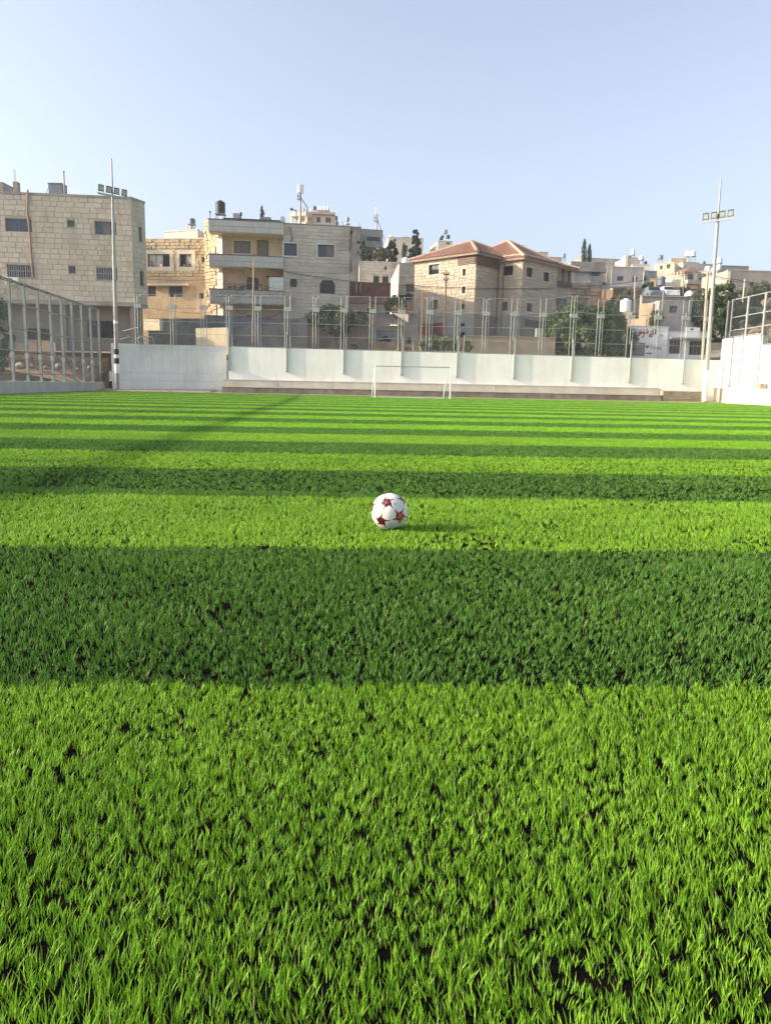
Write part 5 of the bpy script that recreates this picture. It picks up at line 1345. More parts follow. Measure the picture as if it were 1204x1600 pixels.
def antenna(label, px, pyb, pyt, Y, panels, stay):
    p = P(px, pyb, Y); zt = zat(px, pyt, Y); t = thing('antenna_mast', label, 'antenna mast', tuple(p))
    mb = MB(); mb.tube([p, (p.x, Y, zt)], [.13, .08], 6); part(t, 'mast_pole', mb, pole_mat)
    for i, (x0_, x1_, ya, yb) in enumerate(panels):
        a, b2, c, d = pxbox(x0_, x1_, ya, yb, Y, .2); mb = MB(); mb.box(a, Y - .2 - .12 * (i % 2), c, b2, Y - .04 - .12 * (i % 2), d); part(t, 'antenna_panel', mb, white_plastic)
    mb = MB(); mb.tube([P(px + 1, stay[1], Y), P(stay[2], stay[3], Y + 1)], .05, 5); part(t, 'stay', mb, pole_mat)
    for dy in (0, 5):
        mb = MB(); a, b2, c, d = pxbox(px - 4, px - 2, stay[1] - 4 + dy, stay[1] - 1 + dy, Y, .2); mb.box(a, Y - .25, c, b2, Y - .05, d); part(t, 'radio_unit', mb, grey_plastic)
antenna('tall white antenna mast with three panels over the grey stone building', 469, 355, 288, 72, [(464.3, 466.3, 288.5, 303), (467, 470, 288, 301.5), (471.5, 474.5, 289, 303.5)], (0, 309, 480.5, 325))
antenna('antenna mast on the dark concrete building behind the grey stone one', 588.5, 362, 323, 108, [(586, 588, 324, 337), (588.8, 591.5, 323.5, 336)], (0, 343, 600.5, 374))
mb = MB(); mb.tube([P(455, 327, 71), P(463, 329, 71)], .04, 5); a, b2, c, d = pxbox(454, 457, 325.7, 328.3, 71, .1); mb.box(a, 70.8, c, b2, 71.2, d); mb.tube([P(463, 329, 71), P(463, 356, 71)], .04, 5); single('camera_pole', 'thin arm with a dark box on the roof left of the antenna mast', 'camera pole', mb, dark_metal)
F_, fF, _, zF = bld('unfinished dark concrete building with open loggias behind the stair tower', 561.5, 597, 359.5, 445, 104, 14, 9, plaster_grey, [(573, 370, 594, 379, 1, gl_dark), (574, 391.5, 592, 404, 2, gl_far)], name='concrete_building', cat='building')
a = fF.rect(568, 378.5, 596, 388); mb = MB(); fF.box(mb, a[0], a[1], a[2], a[3], .01, .8); part(F_, 'loggia_parapet', mb, concrete_blue)
bld('grey concrete wing left of the unfinished building', 545, 563, 355, 445, 101, 0, 6, concrete_dark, name='building_wing', cat='building')
mb = MB(); mb.lathe(tuple(P(542.5, 353.5, 71)), [(.06, 0), (.05, .12), (.22, .15), (.22, .22), (.06, .25), (.05, .38), (.17, .44), (.19, .66), (.08, .80)], 10); single('roof_vent', 'pale domed roof ventilator on the right corner of the grey stone building', 'ventilator', mb, galv_l, smooth=True)
for px, yt in ((535, 346), (561.5, 347)): 
    mb = MB(); p = P(px, 356, 71 if px < 550 else 102); mb.tube([(p.x, p.y, p.z - .5), (p.x, p.y, zat(px, yt, p.y))], .035, 4); single('rod', 'thin upright rod %s' % ('near the roof ventilator of the grey stone building' if px < 550 else 'on the concrete wing behind the stair tower'), 'rod', mb, galv)
H_, fH, _, zH = bld('pale beige flat roofed house behind the cypress trees', 606, 660, 372, 450, 150, 5, 12, plaster_cream, [(630, 383, 637, 393, 2, gl_blue)])
f2 = Face(XY(600.5, 157, 400), fH.A); mb = MB(); f2.box(mb, 0, fH.hit(620, 450)[1], f2.w, zH - .6, -.4, -.002); part(H_, 'side_wall', mb, plaster_cream)
tank('white tank at the left on the beige house behind the cypress trees', 610.5, 372.5, 368, 6, 153, white_plastic); tank('low white drum beside the white tank on the beige house', 617.5, 373, 370.5, 5, 153, white_plastic)
mb = MB(); a, b2, c, d = pxbox(629, 640, 370, 372.5, 152, 1); mb.box(a, 152, c, b2, 155, d); single('roof_slab', 'thin grey slab shelter on the beige house roof', 'roof shelter', mb, concrete)
J_, fJ, _, zJ = bld('cream roof house with tank stand peeping over the left red roof', 683, 706, 377, 420, 150, 4, 9, plaster_cream, [(697.5, 378.5, 702, 382, 1, gl_far)])
f2 = Face(XY(671.5, 157, 390), fJ.A); mb = MB(); f2.box(mb, 0, zJ - 12, f2.w, zJ - .05, -.4, -.002); part(J_, 'side_wall', mb, limewash)
tank('small grey tank on a tall white stand over the left red roof', 695.5, 364.5, 358.5, 5.5, 152, grey_plastic, stand=7)
tank('round black tank beside the tall stand over the left red roof', 699.5, 373, 367, 6, 151.5, black_plastic)
mb = MB(); p = [P(686, 374, 151), P(691.5, 374, 151), P(693, 368, 152), P(689.5, 367.5, 152)]; mb.poly(p); mb.poly([q + Vector((0, .15, -.12)) for q in p]); mb.tube([P(691, 374, 151.3), P(692, 369, 152)], .05, 4); single('solar_panel', 'dark tilted solar panel left of the tall tank stand', 'solar panel', mb, glass('solar_glass', (.02, .022, .03)))
bld('little cream stair room above the right red roof', 838, 855, 394.5, 430, 118, 8, 6, plaster_cream, [(843, 397.5, 849, 402, 1, gl_far)], name='stair_room', cat='roof room', par_h=.1)
bld('low beige wall house behind the right red roof', 854, 876, 402.5, 430, 119, 6, 6, plaster_cream, name='house')
tank('small grey tank on one leg left of the tall cypress pair', 880.5, 402, 396, 4.5, 112, grey_plastic, stand=7)
# L: rubble house with glass front
L_, fL, zL0, zL1 = bld('rubble stone house with a big glazed veranda behind the dark tree', 889, 940, 411, 500, 94, 4, 9, mortar, [(896.5, 424, 920.5, 440.5, 3, gl_pale), (922, 424.3, 937, 432, 1, gl_blue)], fm=alu_white, slab_cap=False)
hL = [fL.rect(896.5, 424, 920.5, 440.5), fL.rect(922, 424.3, 937, 432)]
a = fL.rect(922, 432.2, 936, 448); mb = MB(); fL.box(mb, *a, 0.001, .05); part(L_, 'veranda_panel', mb, concrete_blue)
BUDGET[L_.name] = 0
stones(L_, fL, fL.hit(915, 496)[1], fL.hit(915, 441.5)[1], .38, .4, 1.1, stoneL, [a], proud=.09, vary=.8, limit=220)
mb = MB(); fL.box(mb, -.1, zL1 - 1.0, fL.w + .1, zL1 + .1, .002, .35); part(L_, 'concrete_lintel', mb, concrete)
bld('pale beige house end between the veranda house and the grey house', 938, 953, 411, 470, 99, 4, 6, plaster_cream, [(942.5, 420, 946.5, 427, 1, gl_far), (941, 440.5, 946, 445, 1, gl_dark)])
bld('long grey flat roofed building on the skyline behind the cypress pair', 912, 969, 404.5, 440, 132, 10, 9, plaster_grey, name='house')
bld('sunlit low roof block left of the tall cypress pair', 897, 913, 404, 430, 130, -16, 5, plaster_cream, name='roof_block', cat='building')
M_, fM, zM0, zM1 = bld('pale grey two-window house in the middle of the right hillside', 951.5, 1004, 417.5, 447.5, 109, 4, 8, M('grey_stone_smooth', (.43, .41, .37), var=.1, scale=1, streak=.15), [(963.3, 431.5, 973.5, 438.8, 2, gl_far), (987, 432.2, 996, 440, 2, gl_far)])
f2 = Face(XY(948.5, 111.5, 430), fM.A); mb = MB(); f2.box(mb, 0, zM0, f2.w, zM1, -.3, -.002); part(M_, 'side_wall', mb, limewash)
M2, fM2, _, _ = bld('rough stone lower storey under the pale grey two-window house', 955, 1002, 448, 490, 106, 4, 3, mortar, [(980, 454, 985, 461, 1, gl_dark)], slab_cap=False, name='house')
BUDGET[M2.name] = 0; stones(M2, fM2, fM2.hit(980, 470)[1], fM2.hit(980, 448.5)[1], .4, .5, 1.2, stoneL, [fM2.rect(980, 454, 985, 461)], proud=.08, vary=.8, limit=120)
mb = MB(); p = [P(941, 450, 103), P(962, 447.5, 103), P(990, 445.5, 105), P(955, 445, 105)]; mb.poly(p); mb.poly([q + Vector((0, 0, -.15)) for q in p]); 
for i in range(4): mb.quad(p[i], p[(i + 1) % 4], p[(i + 1) % 4] + Vector((0, 0, -.15)), p[i] + Vector((0, 0, -.15)))
single('canopy', 'pale slanting canopy below the grey two-window house', 'canopy', mb, plaster_cream)
bld('low dark walled hut with a sunlit orange side below the canopy', 940, 955, 454, 480, 92, -14, 3, M('orange_render', (.45, .29, .18), var=.15), name='hut', cat='hut')
bld('cream cube house with a lit left side on the skyline', 976, 997.5, 403, 440, 128, 4, 8, plaster_cream, [], par_h=.2)
fq = Face(XY(968.5, 133, 410), XY(976, 127.9, 410)); mb = MB(); z_ = fq.hit(972, 402.5)[1]; fq.box(mb, 0, z_ - 9, fq.w, z_, -.4, -.002); single('side_wall', 'bright sunlit side wall of the cream cube house', 'wall', mb, limewash)
bld('beige terrace block in front of the cream cube house', 986, 1013, 414, 450, 121, -6, 7, plaster_cream, name='house')
bld('grey taupe house below the terrace block', 1004, 1024, 424, 470, 117, 8, 7, plaster_grey, [(1005.5, 431, 1010, 439, 1, gl_far)])
tank('white tank on a stand on the cream cube house', 988, 398, 389, 5.6, 129.5, white_plastic, stand=8)
tank('small white tank on a stand right of the cream cube house', 1001, 406, 399.5, 7.5, 126, white_plastic, stand=8)
tank('black tank beside the white one on the terrace block', 1007.5, 414, 408, 5, 125, black_plastic)
mb = MB(); p = [P(980, 404, 129), P(984.5, 404, 129), P(985, 399.8, 130), P(982, 399.5, 130)]; mb.poly(p); mb.poly([q + Vector((0, .15, -.1)) for q in p]); single('solar_panel', 'dark solar panel beside the white tank on the cream cube house', 'solar panel', mb, MATS['solar_glass'])
R1, fR1, _, _ = bld('bright sunlit white house with two small windows on the right skyline', 1020, 1052, 411.5, 455, 134, -30, 8, limewash, [(1030.5, 415, 1034.5, 421, 1, gl_far), (1041, 413, 1046.5, 419.5, 2, gl_curtain)])
bld('peach roof block above the bright white house', 1047, 1071, 404, 425, 145, -12, 8, plaster_ochre, name='roof_block', cat='building')
bld('white walled terrace right of the bright white house', 1050, 1066, 413, 440, 137, -28, 5, limewash, name='terrace', cat='building')
bld('beige slab house below the twin white tanks', 1064, 1090, 410.5, 445, 143, 8, 9, plaster_cream, name='house')
bld('skyline house between the twin tanks and the lamp post', 1087, 1112, 413, 440, 146, 4, 9, plaster_cream, name='house')
for k, (px, lab) in enumerate(((1073.2, 'left one of the twin white tanks on the skyline'), (1081.8, 'right one of the twin white tanks on the skyline'))): tank(lab, px, 400.5, 391.5, 7.6, 146 - k, white_plastic, stand=11, group='twin white tanks')
tank('grey white tank on a stand over the bright white house', 1031, 404.5, 398.5, 7.5, 138, grey_plastic, stand=7)
R3, fR3, _, _ = bld('small white house with a terracotta hip roof on the right hillside', 1068, 1088, 424.5, 462, 121, 8, 6, plaster_cream, [(1073.5, 428.5, 1083, 437.5, 2, gl_far)], slab_cap=False)
f2 = face_px(1049, 1068, fR3.A.y, -40, 445, at='r'); a = f2.rect(1049, 436, 1068, 460); mb = MB(); f2.box(mb, 0, a[1] - 2, f2.w, a[3], -.4, -.002); part(R3, 'balcony_wall', mb, limewash)
mb = MB(); f2.box(mb, .2, a[3], f2.w, a[3] + 1.6, -2.2, -2.0); part(R3, 'loggia_wall', mb, plaster_taupe)
for k in range(4): u = .15 + (f2.w - .3) * k / 3; mb = MB(); mb.tube([f2.pt(u, a[3], -.2), f2.pt(u, fR3.hit(1078, 424)[1], -.2)], .09, 6); part(R3, 'column', mb, plaster_cream)
z_ = fR3.hit(1078, 424.5)[1]; ap = P(1076, 417.5, 123.5); ev = [P(1048.5, 427.5, 124.5), P(1069, 424.5, 120.6), P(1088.5, 424, 121.5), P(1086, 421, 127)]
mb = MB()
for i in range(4): mb.poly([ev[i], ev[(i + 1) % 4], ap]); mb.quad(ev[i], ev[(i + 1) % 4], ev[(i + 1) % 4] + Vector((0, 0, -.2)), ev[i] + Vector((0, 0, -.2)))
mb.poly([e + Vector((0, 0, -.2)) for e in ev]); part(R3, 'hip_roof', mb, roof_tile)
mb = MB(); a = fR3.rect(1069, 438, 1088, 445); fR3.box(mb, *a, .02, .9); part(R3, 'balcony', mb, plaster_grey)
mb = MB(); a = fR3.rect(1069, 446, 1088, 452); fR3.box(mb, *a, .02, .6); part(R3, 'lower_balcony', mb, plaster_ochre)
bld('narrow cream house sunlit from the left beside the terracotta hip roof', 1088, 1108, 424, 465, 126, -26, 6, limewash, [(1091.5, 434, 1094, 439, 1, gl_far), (1098, 428, 1105, 430, 1, gl_far)])
tank('white tank lying above the narrow cream house', 1105, 423.5, 416, 9, 130, white_plastic)
R4, fR4, _, _ = bld('long taupe building with a plain front at the right edge', 1134, 1260, 424, 470, 112, 3, 8, M('taupe_stone', (.36, .325, .275), var=.15, scale=.8, bump=.25, streak=.15), [(1170, 440.5, 1178, 445, 1, gl_far)], name='building', cat='building')
f2 = Face(XY(1111, 124, 440), fR4.A); mb = MB(); z_ = fR4.hit(1140, 424)[1]; f2.box(mb, 0, z_ - 9, f2.w, z_, -.4, -.002); part(R4, 'side_wall', mb, limewash)
bld('grey upper storey behind the long taupe building', 1122, 1168, 416, 440, 130, 4, 8, plaster_grey, name='building', cat='building')
tank('upper white tank of the pair stacked beside the right lamp post', 1123, 411.5, 402, 7.5, 128, white_plastic, stand=3, group='tanks beside the right lamp post')
tank('lower white tank of the pair stacked beside the right lamp post', 1122, 421.5, 413.5, 7, 127, white_plastic, group='tanks beside the right lamp post')
tank('grey drum on the skyline left of the right lamp post', 1099, 413, 408, 4.5, 147, grey_plastic)

# right middle ground
bld('grey stone wall of a terrace with parked cars above', 1001, 1078, 463.5, 482, 88, 3, .5, M('grey_rubble', (.27, .245, .21), var=.25, scale=1.2, bump=.5, streak=.2), name='terrace_wall', cat='wall', slab_cap=True)
bld('dark grey house front with a low window behind the white graffiti building', 1028, 1078, 470, 530, 80, 4, 4, plaster_grey, [(1045, 478, 1058, 489, 3, gl_far)], slab_cap=False)
bld('sunlit ochre wall end left of the dark grey house', 998, 1018, 474, 515, 77, -28, 1.2, M('sunny_ochre', (.48, .37, .24), var=.2, scale=1, bump=.4, streak=.2), name='wall', cat='wall', slab_cap=False)
bld('low sunlit ochre wall just above the white graffiti building', 984, 1008, 498, 530, 70, -26, .6, M('sunny_ochre', (.48, .37, .24)), name='wall', cat='wall', slab_cap=False)
bld('ochre pier under the big white tank', 968, 986, 487.5, 530, 74, -8, 1.5, M('sunny_ochre', (.48, .37, .24)), [(972, 491, 976, 505, 1, gl_dark)], name='pier', cat='pier', slab_cap=False)
tank('big white ribbed water tank on the ochre pier behind the fence', 976, 487.5, 466.5, 16.5, 74.8, white_plastic)
bld('tall narrow sunlit post wall beside the ochre wall end', 998, 1001.5, 463.5, 500, 79, -20, .5, trim_mat, name='gate_pier', cat='pier', slab_cap=False)
tank('dark grey drum on the hillside below the bright white house', 1032, 446, 431.5, 11.5, 100, grey_plastic)
bld('little ochre hut left of the dark drum', 1014, 1024, 437, 460, 101, -20, 3, plaster_ochre, name='hut', cat='hut')
# white graffiti building
G_, fG_, zG0, zG1 = bld('low white building with red Arabic lettering behind the right end of the fence', 985, 1042, 511, 560, 64.6, 2, 5, white_wall_b, [], cat='building', name='shop', zb=2.8)
G2, fG2_, _, zg2 = bld('low white shop front with two barred openings beside the lettered wall', 1042, 1108, 519.5, 560, 64.9, 2, 4.5, white_wall_b, [(1045, 530.5, 1064.5, 553, 3, gl_dark), (1076, 532.5, 1103, 555, 4, gl_dark)], cat='building', name='shop', zb=2.8, fm=alu)
mb = MB(); fG2_.box(mb, 0, zg2 - .55, fG2_.w, zg2 - .45, .003, .7); part(G2, 'canopy', mb, concrete_blue)
a = fG2_.rect(1069, 512, 1090, 527.5); mb = MB(); fG2_.box(mb, a[0], a[1], a[2], a[3], .2, .3); part(G2, 'sign_board', mb, white_wall_b)
a = fG2_.rect(1075.5, 513.5, 1080, 516); mb = MB(); fG2_.box(mb, a[0], a[1], a[2], a[3], .301, .305); part(G2, 'sign_print', mb, dark_metal)
a = fG_.rect(987, 535.5, 1006.5, 556); mb = MB(); fG_.box(mb, a[0], a[1], a[2], a[3], .003, .04); part(G_, 'roller_shutter', mb, alu)
def strokes(par, f, name, mat, lines, w, off):
    mb = MB()
    for ln in lines:
        pts = [f.hit(x, y) for x, y in ln]
        for (u0_, z0_), (u1_, z1_) in zip(pts, pts[1:]):
            d = Vector((u1_ - u0_, z1_ - z0_)); 
            if d.length < 1e-4: continue
            d.normalize(); q = Vector((-d.y, d.x)) * w / 2; e = d * w * .3
            mb.quad(f.pt(u0_ - e.x + q.x, z0_ - e.y + q.y, off), f.pt(u0_ - e.x - q.x, z0_ - e.y - q.y, off), f.pt(u1_ + e.x - q.x, z1_ + e.y - q.y, off), f.pt(u1_ + e.x + q.x, z1_ + e.y + q.y, off))
            off += .0004
    part(par, name, mb, mat)
red_p = M('red_paint', (.34, .035, .06), var=.1, bump=0); maroon_p = M('maroon_paint', (.22, .03, .05), var=.1, bump=0); blk_p = M('dark_paint', (.05, .05, .06), var=.1, bump=0)
# two Arabic words in brush script, read from the right
strokes(G_, fG_, 'lettering', maroon_p, [[(1026.5, 518.5), (1024, 516.5), (1022.5, 519.5), (1024.5, 521), (1020, 522.5), (1018, 525.5), (1014.5, 526.5)], [(1021, 520.5), (1020.5, 514), (1023.5, 515.5)], [(1020.8, 515), (1018, 517.5), (1019.5, 520.5), (1016.5, 522.5)], [(1016.5, 520.5), (1015, 524), (1013.5, 526), (1014, 522.5)], [(1016, 517), (1016.6, 517.8)], [(1020, 525.4), (1020.7, 526.2)]], .085, .006)
strokes(G_, fG_, 'lettering', red_p, [[(1012.5, 519), (1009.5, 516.5), (1011.5, 520.5), (1006.5, 520.5)], [(1009.8, 514.2), (1010.4, 514.8)], [(1007, 520.5), (1005.5, 518), (1003.6, 520), (1006, 522)], [(1005.6, 521.4), (1005.2, 525), (1002.5, 527)], [(1002.8, 520.5), (1000.5, 517.5), (1001, 522), (999, 521), (998, 518.2), (997, 522), (998.5, 524)], [(1003.5, 514.6), (1004.1, 515.3)], [(999, 515.5), (999.6, 516.1)]], .095, .006)
strokes(G_, fG_, 'small_mark', plaster_grey, [[(1029.5, 524.5), (1031, 522.8), (1034, 523), (1035.2, 524.6), (1033, 525.8), (1030, 525.6), (1029.5, 524.5)], [(1031.5, 524.2), (1033, 524.4)]], .05, .006)
hc = fG_.hit(1010.6, 542); mb = MB(); hp_ = []
for k in range(28):
    t = 2 * math.pi * k / 28; hp_.append((16 * math.sin(t) ** 3 / 17, (13 * math.cos(t) - 5 * math.cos(2 * t) - 2 * math.cos(3 * t) - math.cos(4 * t)) / 17))
mb.poly([fG_.pt(hc[0] + a * .155, hc[1] + b2 * .18, .006) for a, b2 in hp_]); part(G_, 'heart', mb, red_p)
strokes(G_, fG_, 'dash', blk_p, [[(1009, 552), (1018, 552)]], .09, .006)
tc = bpy.data.curves.new('word', 'FONT'); tc.body = 'Arena'; tc.size = .62; tc.extrude = .004
to = bpy.data.objects.new('word', tc); COL.objects.link(to)
bpy.context.view_layer.update()
me = bpy.data.meshes.new_from_object(to.evaluated_get(bpy.context.evaluated_depsgraph_get())); bpy.data.objects.remove(to)
u_, z_ = fG_.hit(1014.6, 546.4); u2_ = fG_.hit(1032, 546)[0]; wd_ = max(v.co.x for v in me.vertices)
o = bpy.data.objects.new('lettering', me); COL.objects.link(o); me.materials.clear(); me.materials.append(blk_p); o.parent = G_
o.location = fG_.pt(u_, z_, .008) - G_.location; o.rotation_euler = (math.pi / 2, 0, fG_.yaw); o.scale = ((u2_ - u_) / wd_, .95, 1)

# two cars on the terrace
def car(label, px, py, Y, mat):
    p = P(px, py, Y); t = thing('parked_car', label, 'car', tuple(p), 'cars parked on the terrace')
    mb = MB(); w_ = .86; z = p.z
    mb.hexa([(p.x - w_, Y, z + .25), (p.x + w_, Y, z + .25), (p.x + w_, Y + 4, z + .25), (p.x - w_, Y + 4, z + .25)], [(p.x - w_ * .95, Y + .05, z + .85), (p.x + w_ * .95, Y + .05, z + .85), (p.x + w_ * .95, Y + 3.95, z + .9), (p.x - w_ * .95, Y + 3.95, z + .9)])
    mb.hexa([(p.x - w_ * .9, Y + .9, z + .851), (p.x + w_ * .9, Y + .9, z + .851), (p.x + w_ * .9, Y + 3.7, z + .88), (p.x - w_ * .9, Y + 3.7, z + .88)], [(p.x - w_ * .68, Y + 1.6, z + 1.42), (p.x + w_ * .68, Y + 1.6, z + 1.42), (p.x + w_ * .68, Y + 3.2, z + 1.42), (p.x - w_ * .68, Y + 3.2, z + 1.42)])
    part(t, 'body', mb, mat)
    mb = MB(); mb.quad((p.x - w_ * .8, Y + .96, z + .92), (p.x + w_ * .8, Y + .96, z + .92), (p.x + w_ * .66, Y + 1.50, z + 1.37), (p.x - w_ * .66, Y + 1.50, z + 1.37)); part(t, 'windscreen', mb, gl_dark)
    for s_ in (-1, 1):
        mb = MB(); mb.box(p.x + s_ * .62 - .15, Y - .02, z + .6, p.x + s_ * .62 + .15, Y + .04, z + .74); part(t, 'headlight', mb, alu_white)
        for yy_ in (.8, 3.2):
            mb = MB(); mb.tube([(p.x + s_ * (w_ - .18), Y + yy_, z + .31), (p.x + s_ * (w_ + .01), Y + yy_, z + .31)], .31, 12); part(t, 'wheel', mb, black_mat)
car('dark parked car at the left above the terrace wall', 1026, 465, 92, grey_plastic)
car('white parked car at the right above the terrace wall', 1050, 464.5, 93, white_metal)
mb = MB(); q = P(1076, 463, 84); mb.lathe(tuple(q), [(.5, 0), (.48, .2), (.36, .42), (.15, .56), (.02, .6)], 14); single('dome', 'small white dome behind the terrace wall beside the big tree', 'dome', mb, white_plastic, smooth=True)

# ------------------------------------------------------------------ vegetation
def leaf_cloud(name, par, pts, nrm, size, mat, aspect=.5):
    """leaf faces at points, turned roughly towards nrm"""
    n = len(pts); a = RNG.normal(0, 1, (n, 3)); nn = nrm + RNG.normal(0, .55, (n, 3)); nn /= np.linalg.norm(nn, axis=1)[:, None] + 1e-9
    u = np.cross(nn, a); u /= np.linalg.norm(u, axis=1)[:, None] + 1e-9; v = np.cross(nn, u)
    s = size * RNG.uniform(.6, 1.3, n)[:, None]; u = u * s; v = v * s * aspect
    V = np.stack([pts - u, pts + v, pts + u, pts - v], 1).reshape(-1, 3).astype(np.float32); V -= np.array(world_loc(par), dtype=np.float32)
    F = np.arange(n * 4, dtype=np.int32)
    me = bpy.data.meshes.new(name); me.vertices.add(n * 4); me.vertices.foreach_set('co', V.ravel()); me.loops.add(n * 4); me.loops.foreach_set('vertex_index', F)
    me.polygons.add(n); me.polygons.foreach_set('loop_start', np.arange(0, n * 4, 4, dtype=np.int32)); me.update(calc_edges=True)
    at = me.attributes.new('rnd', 'FLOAT', 'POINT'); at.data.foreach_set('value', np.repeat(RNG.random(n), 4).astype(np.float32))
    me.materials.append(mat); o = bpy.data.objects.new(name, me); COL.objects.link(o); o.parent = par; o['kind'] = 'stuff'; return o
def blob_points(blobs, n):
    """points near the skin of many leaf clumps spread over each blob"""
    P_, N_ = [], []; tot = sum(b_[3] * b_[4] * b_[5] for b_ in blobs)
    for (x, y, z, rx_, ry_, rz_) in [(b_[0], b_[1], b_[2], b_[3], b_[4], b_[5]) for b_ in blobs]:
        m_ = int(n * rx_ * ry_ * rz_ / tot); nc = max(14, int(26 * (rx_ * ry_ * rz_) ** .5))
        d = RNG.normal(0, 1, (nc, 3)); d /= np.linalg.norm(d, axis=1)[:, None]; rr = RNG.uniform(.55, 1.0, nc)[:, None]
        cc = d * rr * np.array([rx_, ry_, rz_]) + np.array([x, y, z])
        k = RNG.integers(0, nc, m_); e = RNG.normal(0, 1, (m_, 3)); e /= np.linalg.norm(e, axis=1)[:, None]
        cr = min(rx_, ry_, rz_) * RNG.uniform(.22, .42, nc)
        q = cc[k] + e * (cr[k] * RNG.uniform(.7, 1.05, m_))[:, None]
        P_.append(q); N_.append(e * .7 + d[k] * .5 + np.array([0, 0, .3]))
    return np.concatenate(P_), np.concatenate(N_)
def tree(name, label, cat, base, blobs, n, size, mat, trunk_r=.15, group=None, limbs=4, aspect=.5):
    t = thing(name, label, cat, tuple(base), group); base = Vector(base)
    p, nr = blob_points(blobs, n); leaf_cloud('leaf', t, p, nr, size, mat, aspect)
    mb = MB(); c = Vector(max(blobs, key=lambda b_: b_[5])[:3]); mb.tube([base - Vector((0, 0, .3)), base.lerp(c, .5), c], [trunk_r, trunk_r * .7, trunk_r * .3], 7)
    part(t, 'trunk', mb, M('bark', (.12, .09, .065), var=.3, scale=4, bump=.5))
    for k in range(limbs):
        b_ = blobs[k % len(blobs)]; e = Vector(b_[:3]) + Vector((random.uniform(-1, 1) * b_[3] * .6, random.uniform(-1, 1) * b_[4] * .6, random.uniform(-.2, .7) * b_[5]))
        s0 = base.lerp(c, .45 + .1 * k / max(1, limbs)); mb = MB(); mb.tube([s0, s0.lerp(e, .5) + Vector((0, 0, .15)), e], [trunk_r * .45, trunk_r * .3, trunk_r * .1], 5); part(t, 'limb', mb, MATS['bark'])
    return t
def pblob(px0, px1, py0, py1, Y, dep=None):
    c = P((px0 + px1) / 2, (py0 + py1) / 2, Y); rx_ = (px1 - px0) / 2 * Y / 1200; rz_ = (py1 - py0) / 2 * Y / 1200
    return (c.x, Y, c.z, rx_, dep or rx_ * .8, rz_)
lf_ficus = leaf_mat('leaf_ficus', (.024, .05, .014), (.10, .14, .034), trans=.2)
lf_dark = leaf_mat('leaf_deep', (.018, .040, .014), (.055, .095, .03), trans=.2)
lf_cyp = leaf_mat('leaf_cypress', (.015, .028, .014), (.045, .065, .03), trans=.12, gloss=.6)
lf_grey = leaf_mat('leaf_olive', (.07, .085, .05), (.16, .17, .09), trans=.2)
lf_mid = leaf_mat('leaf_mid', (.026, .058, .017), (.085, .14, .034), trans=.22)
b_ = ground_at(905, 560); 
tree('ficus_tree', 'broad dense dark green tree behind the fence right of the red-roofed house', 'tree', (P(915, 540, 65).x, 65, 3.2), [pblob(849, 905, 492, 556, 65), pblob(868, 940, 474, 530, 65.3), pblob(905, 975, 478, 545, 65.2), pblob(935, 990, 500, 556, 65), pblob(880, 960, 505, 560, 64.6), pblob(852, 890, 520, 560, 64.6), pblob(935, 988, 516, 562, 64.2)], 46000, .125, lf_ficus, trunk_r=.22, limbs=6)
tree('shrub', 'spreading shrub hanging over the retaining wall left of the goal', 'shrub', (P(525, 530, 64).x, 64.2, 3.3), [pblob(476, 524, 480, 512, 64.2), pblob(500, 552, 477, 522, 64.0), pblob(538, 582, 485, 510, 64.2), pblob(505, 545, 498, 526, 63.9)], 11000, .12, leaf_mat('leaf_fig', (.035, .06, .025), (.12, .15, .055), trans=.25), trunk_r=.09)
tree('shrub', 'small shrub on the planter left of the red-roofed house', 'shrub', (P(626, 490, 71).x, 71.2, zat(626, 485, 71)), [pblob(606, 632, 458, 484, 71), pblob(620, 645, 460, 482, 71)], 2600, .12, lf_mid, trunk_r=.06)
tree('shrub', 'dark narrow shrub left of the red-brown planter', 'shrub', (P(607, 495, 72).x, 72, 5), [pblob(601, 614, 464, 492, 71.7)], 900, .12, lf_dark, trunk_r=.05, limbs=2)
tree('shrub', 'dark bush against the bluish painted garden wall', 'shrub', (P(600, 545, 65.4).x, 65.4, 3.3), [pblob(590, 612, 528, 544, 65.4), pblob(596, 606, 524, 536, 65.4)], 1000, .09, lf_dark, trunk_r=.04, limbs=3)
tree('shrub', 'tiny round bush at the foot of the brown retaining wall', 'shrub', (P(552, 545, 63).x, 63, 3.2), [pblob(547, 559, 536, 549, 63)], 500, .08, lf_dark, trunk_r=.03, limbs=2)
tree('dry_shrub', 'dry straw-coloured bush on the wall top left of the fence middle', 'shrub', (P(620, 548, 62).x, 62, 3.2), [pblob(614, 628, 541, 550, 62)], 500, .08, leaf_mat('leaf_dry', (.20, .16, .08), (.34, .28, .15)), trunk_r=.03, limbs=2)
tree('dry_shrub', 'second dry straw-coloured bush nearer the rust coloured pole', 'shrub', (P(636, 548, 62).x, 62, 3.2), [pblob(630, 643, 542, 550, 62)], 450, .08, leaf_mat('leaf_dry', (.20, .16, .08), (.34, .28, .15)), trunk_r=.03, limbs=2)
tree('creeper', 'dark creeper hanging beside the unfinished concrete building', 'creeper', (P(562, 410, 98).x, 98, 9), [pblob(557, 570, 375, 412, 98), pblob(568, 582, 388, 410, 98)], 1800, .14, lf_dark, trunk_r=.06)
tree('shrub', 'loose grey-green shrub between the concrete building and the cypresses', 'shrub', (P(592, 410, 96).x, 96, 8.5), [pblob(580, 604, 385, 411, 96)], 1600, .14, lf_grey, trunk_r=.06)
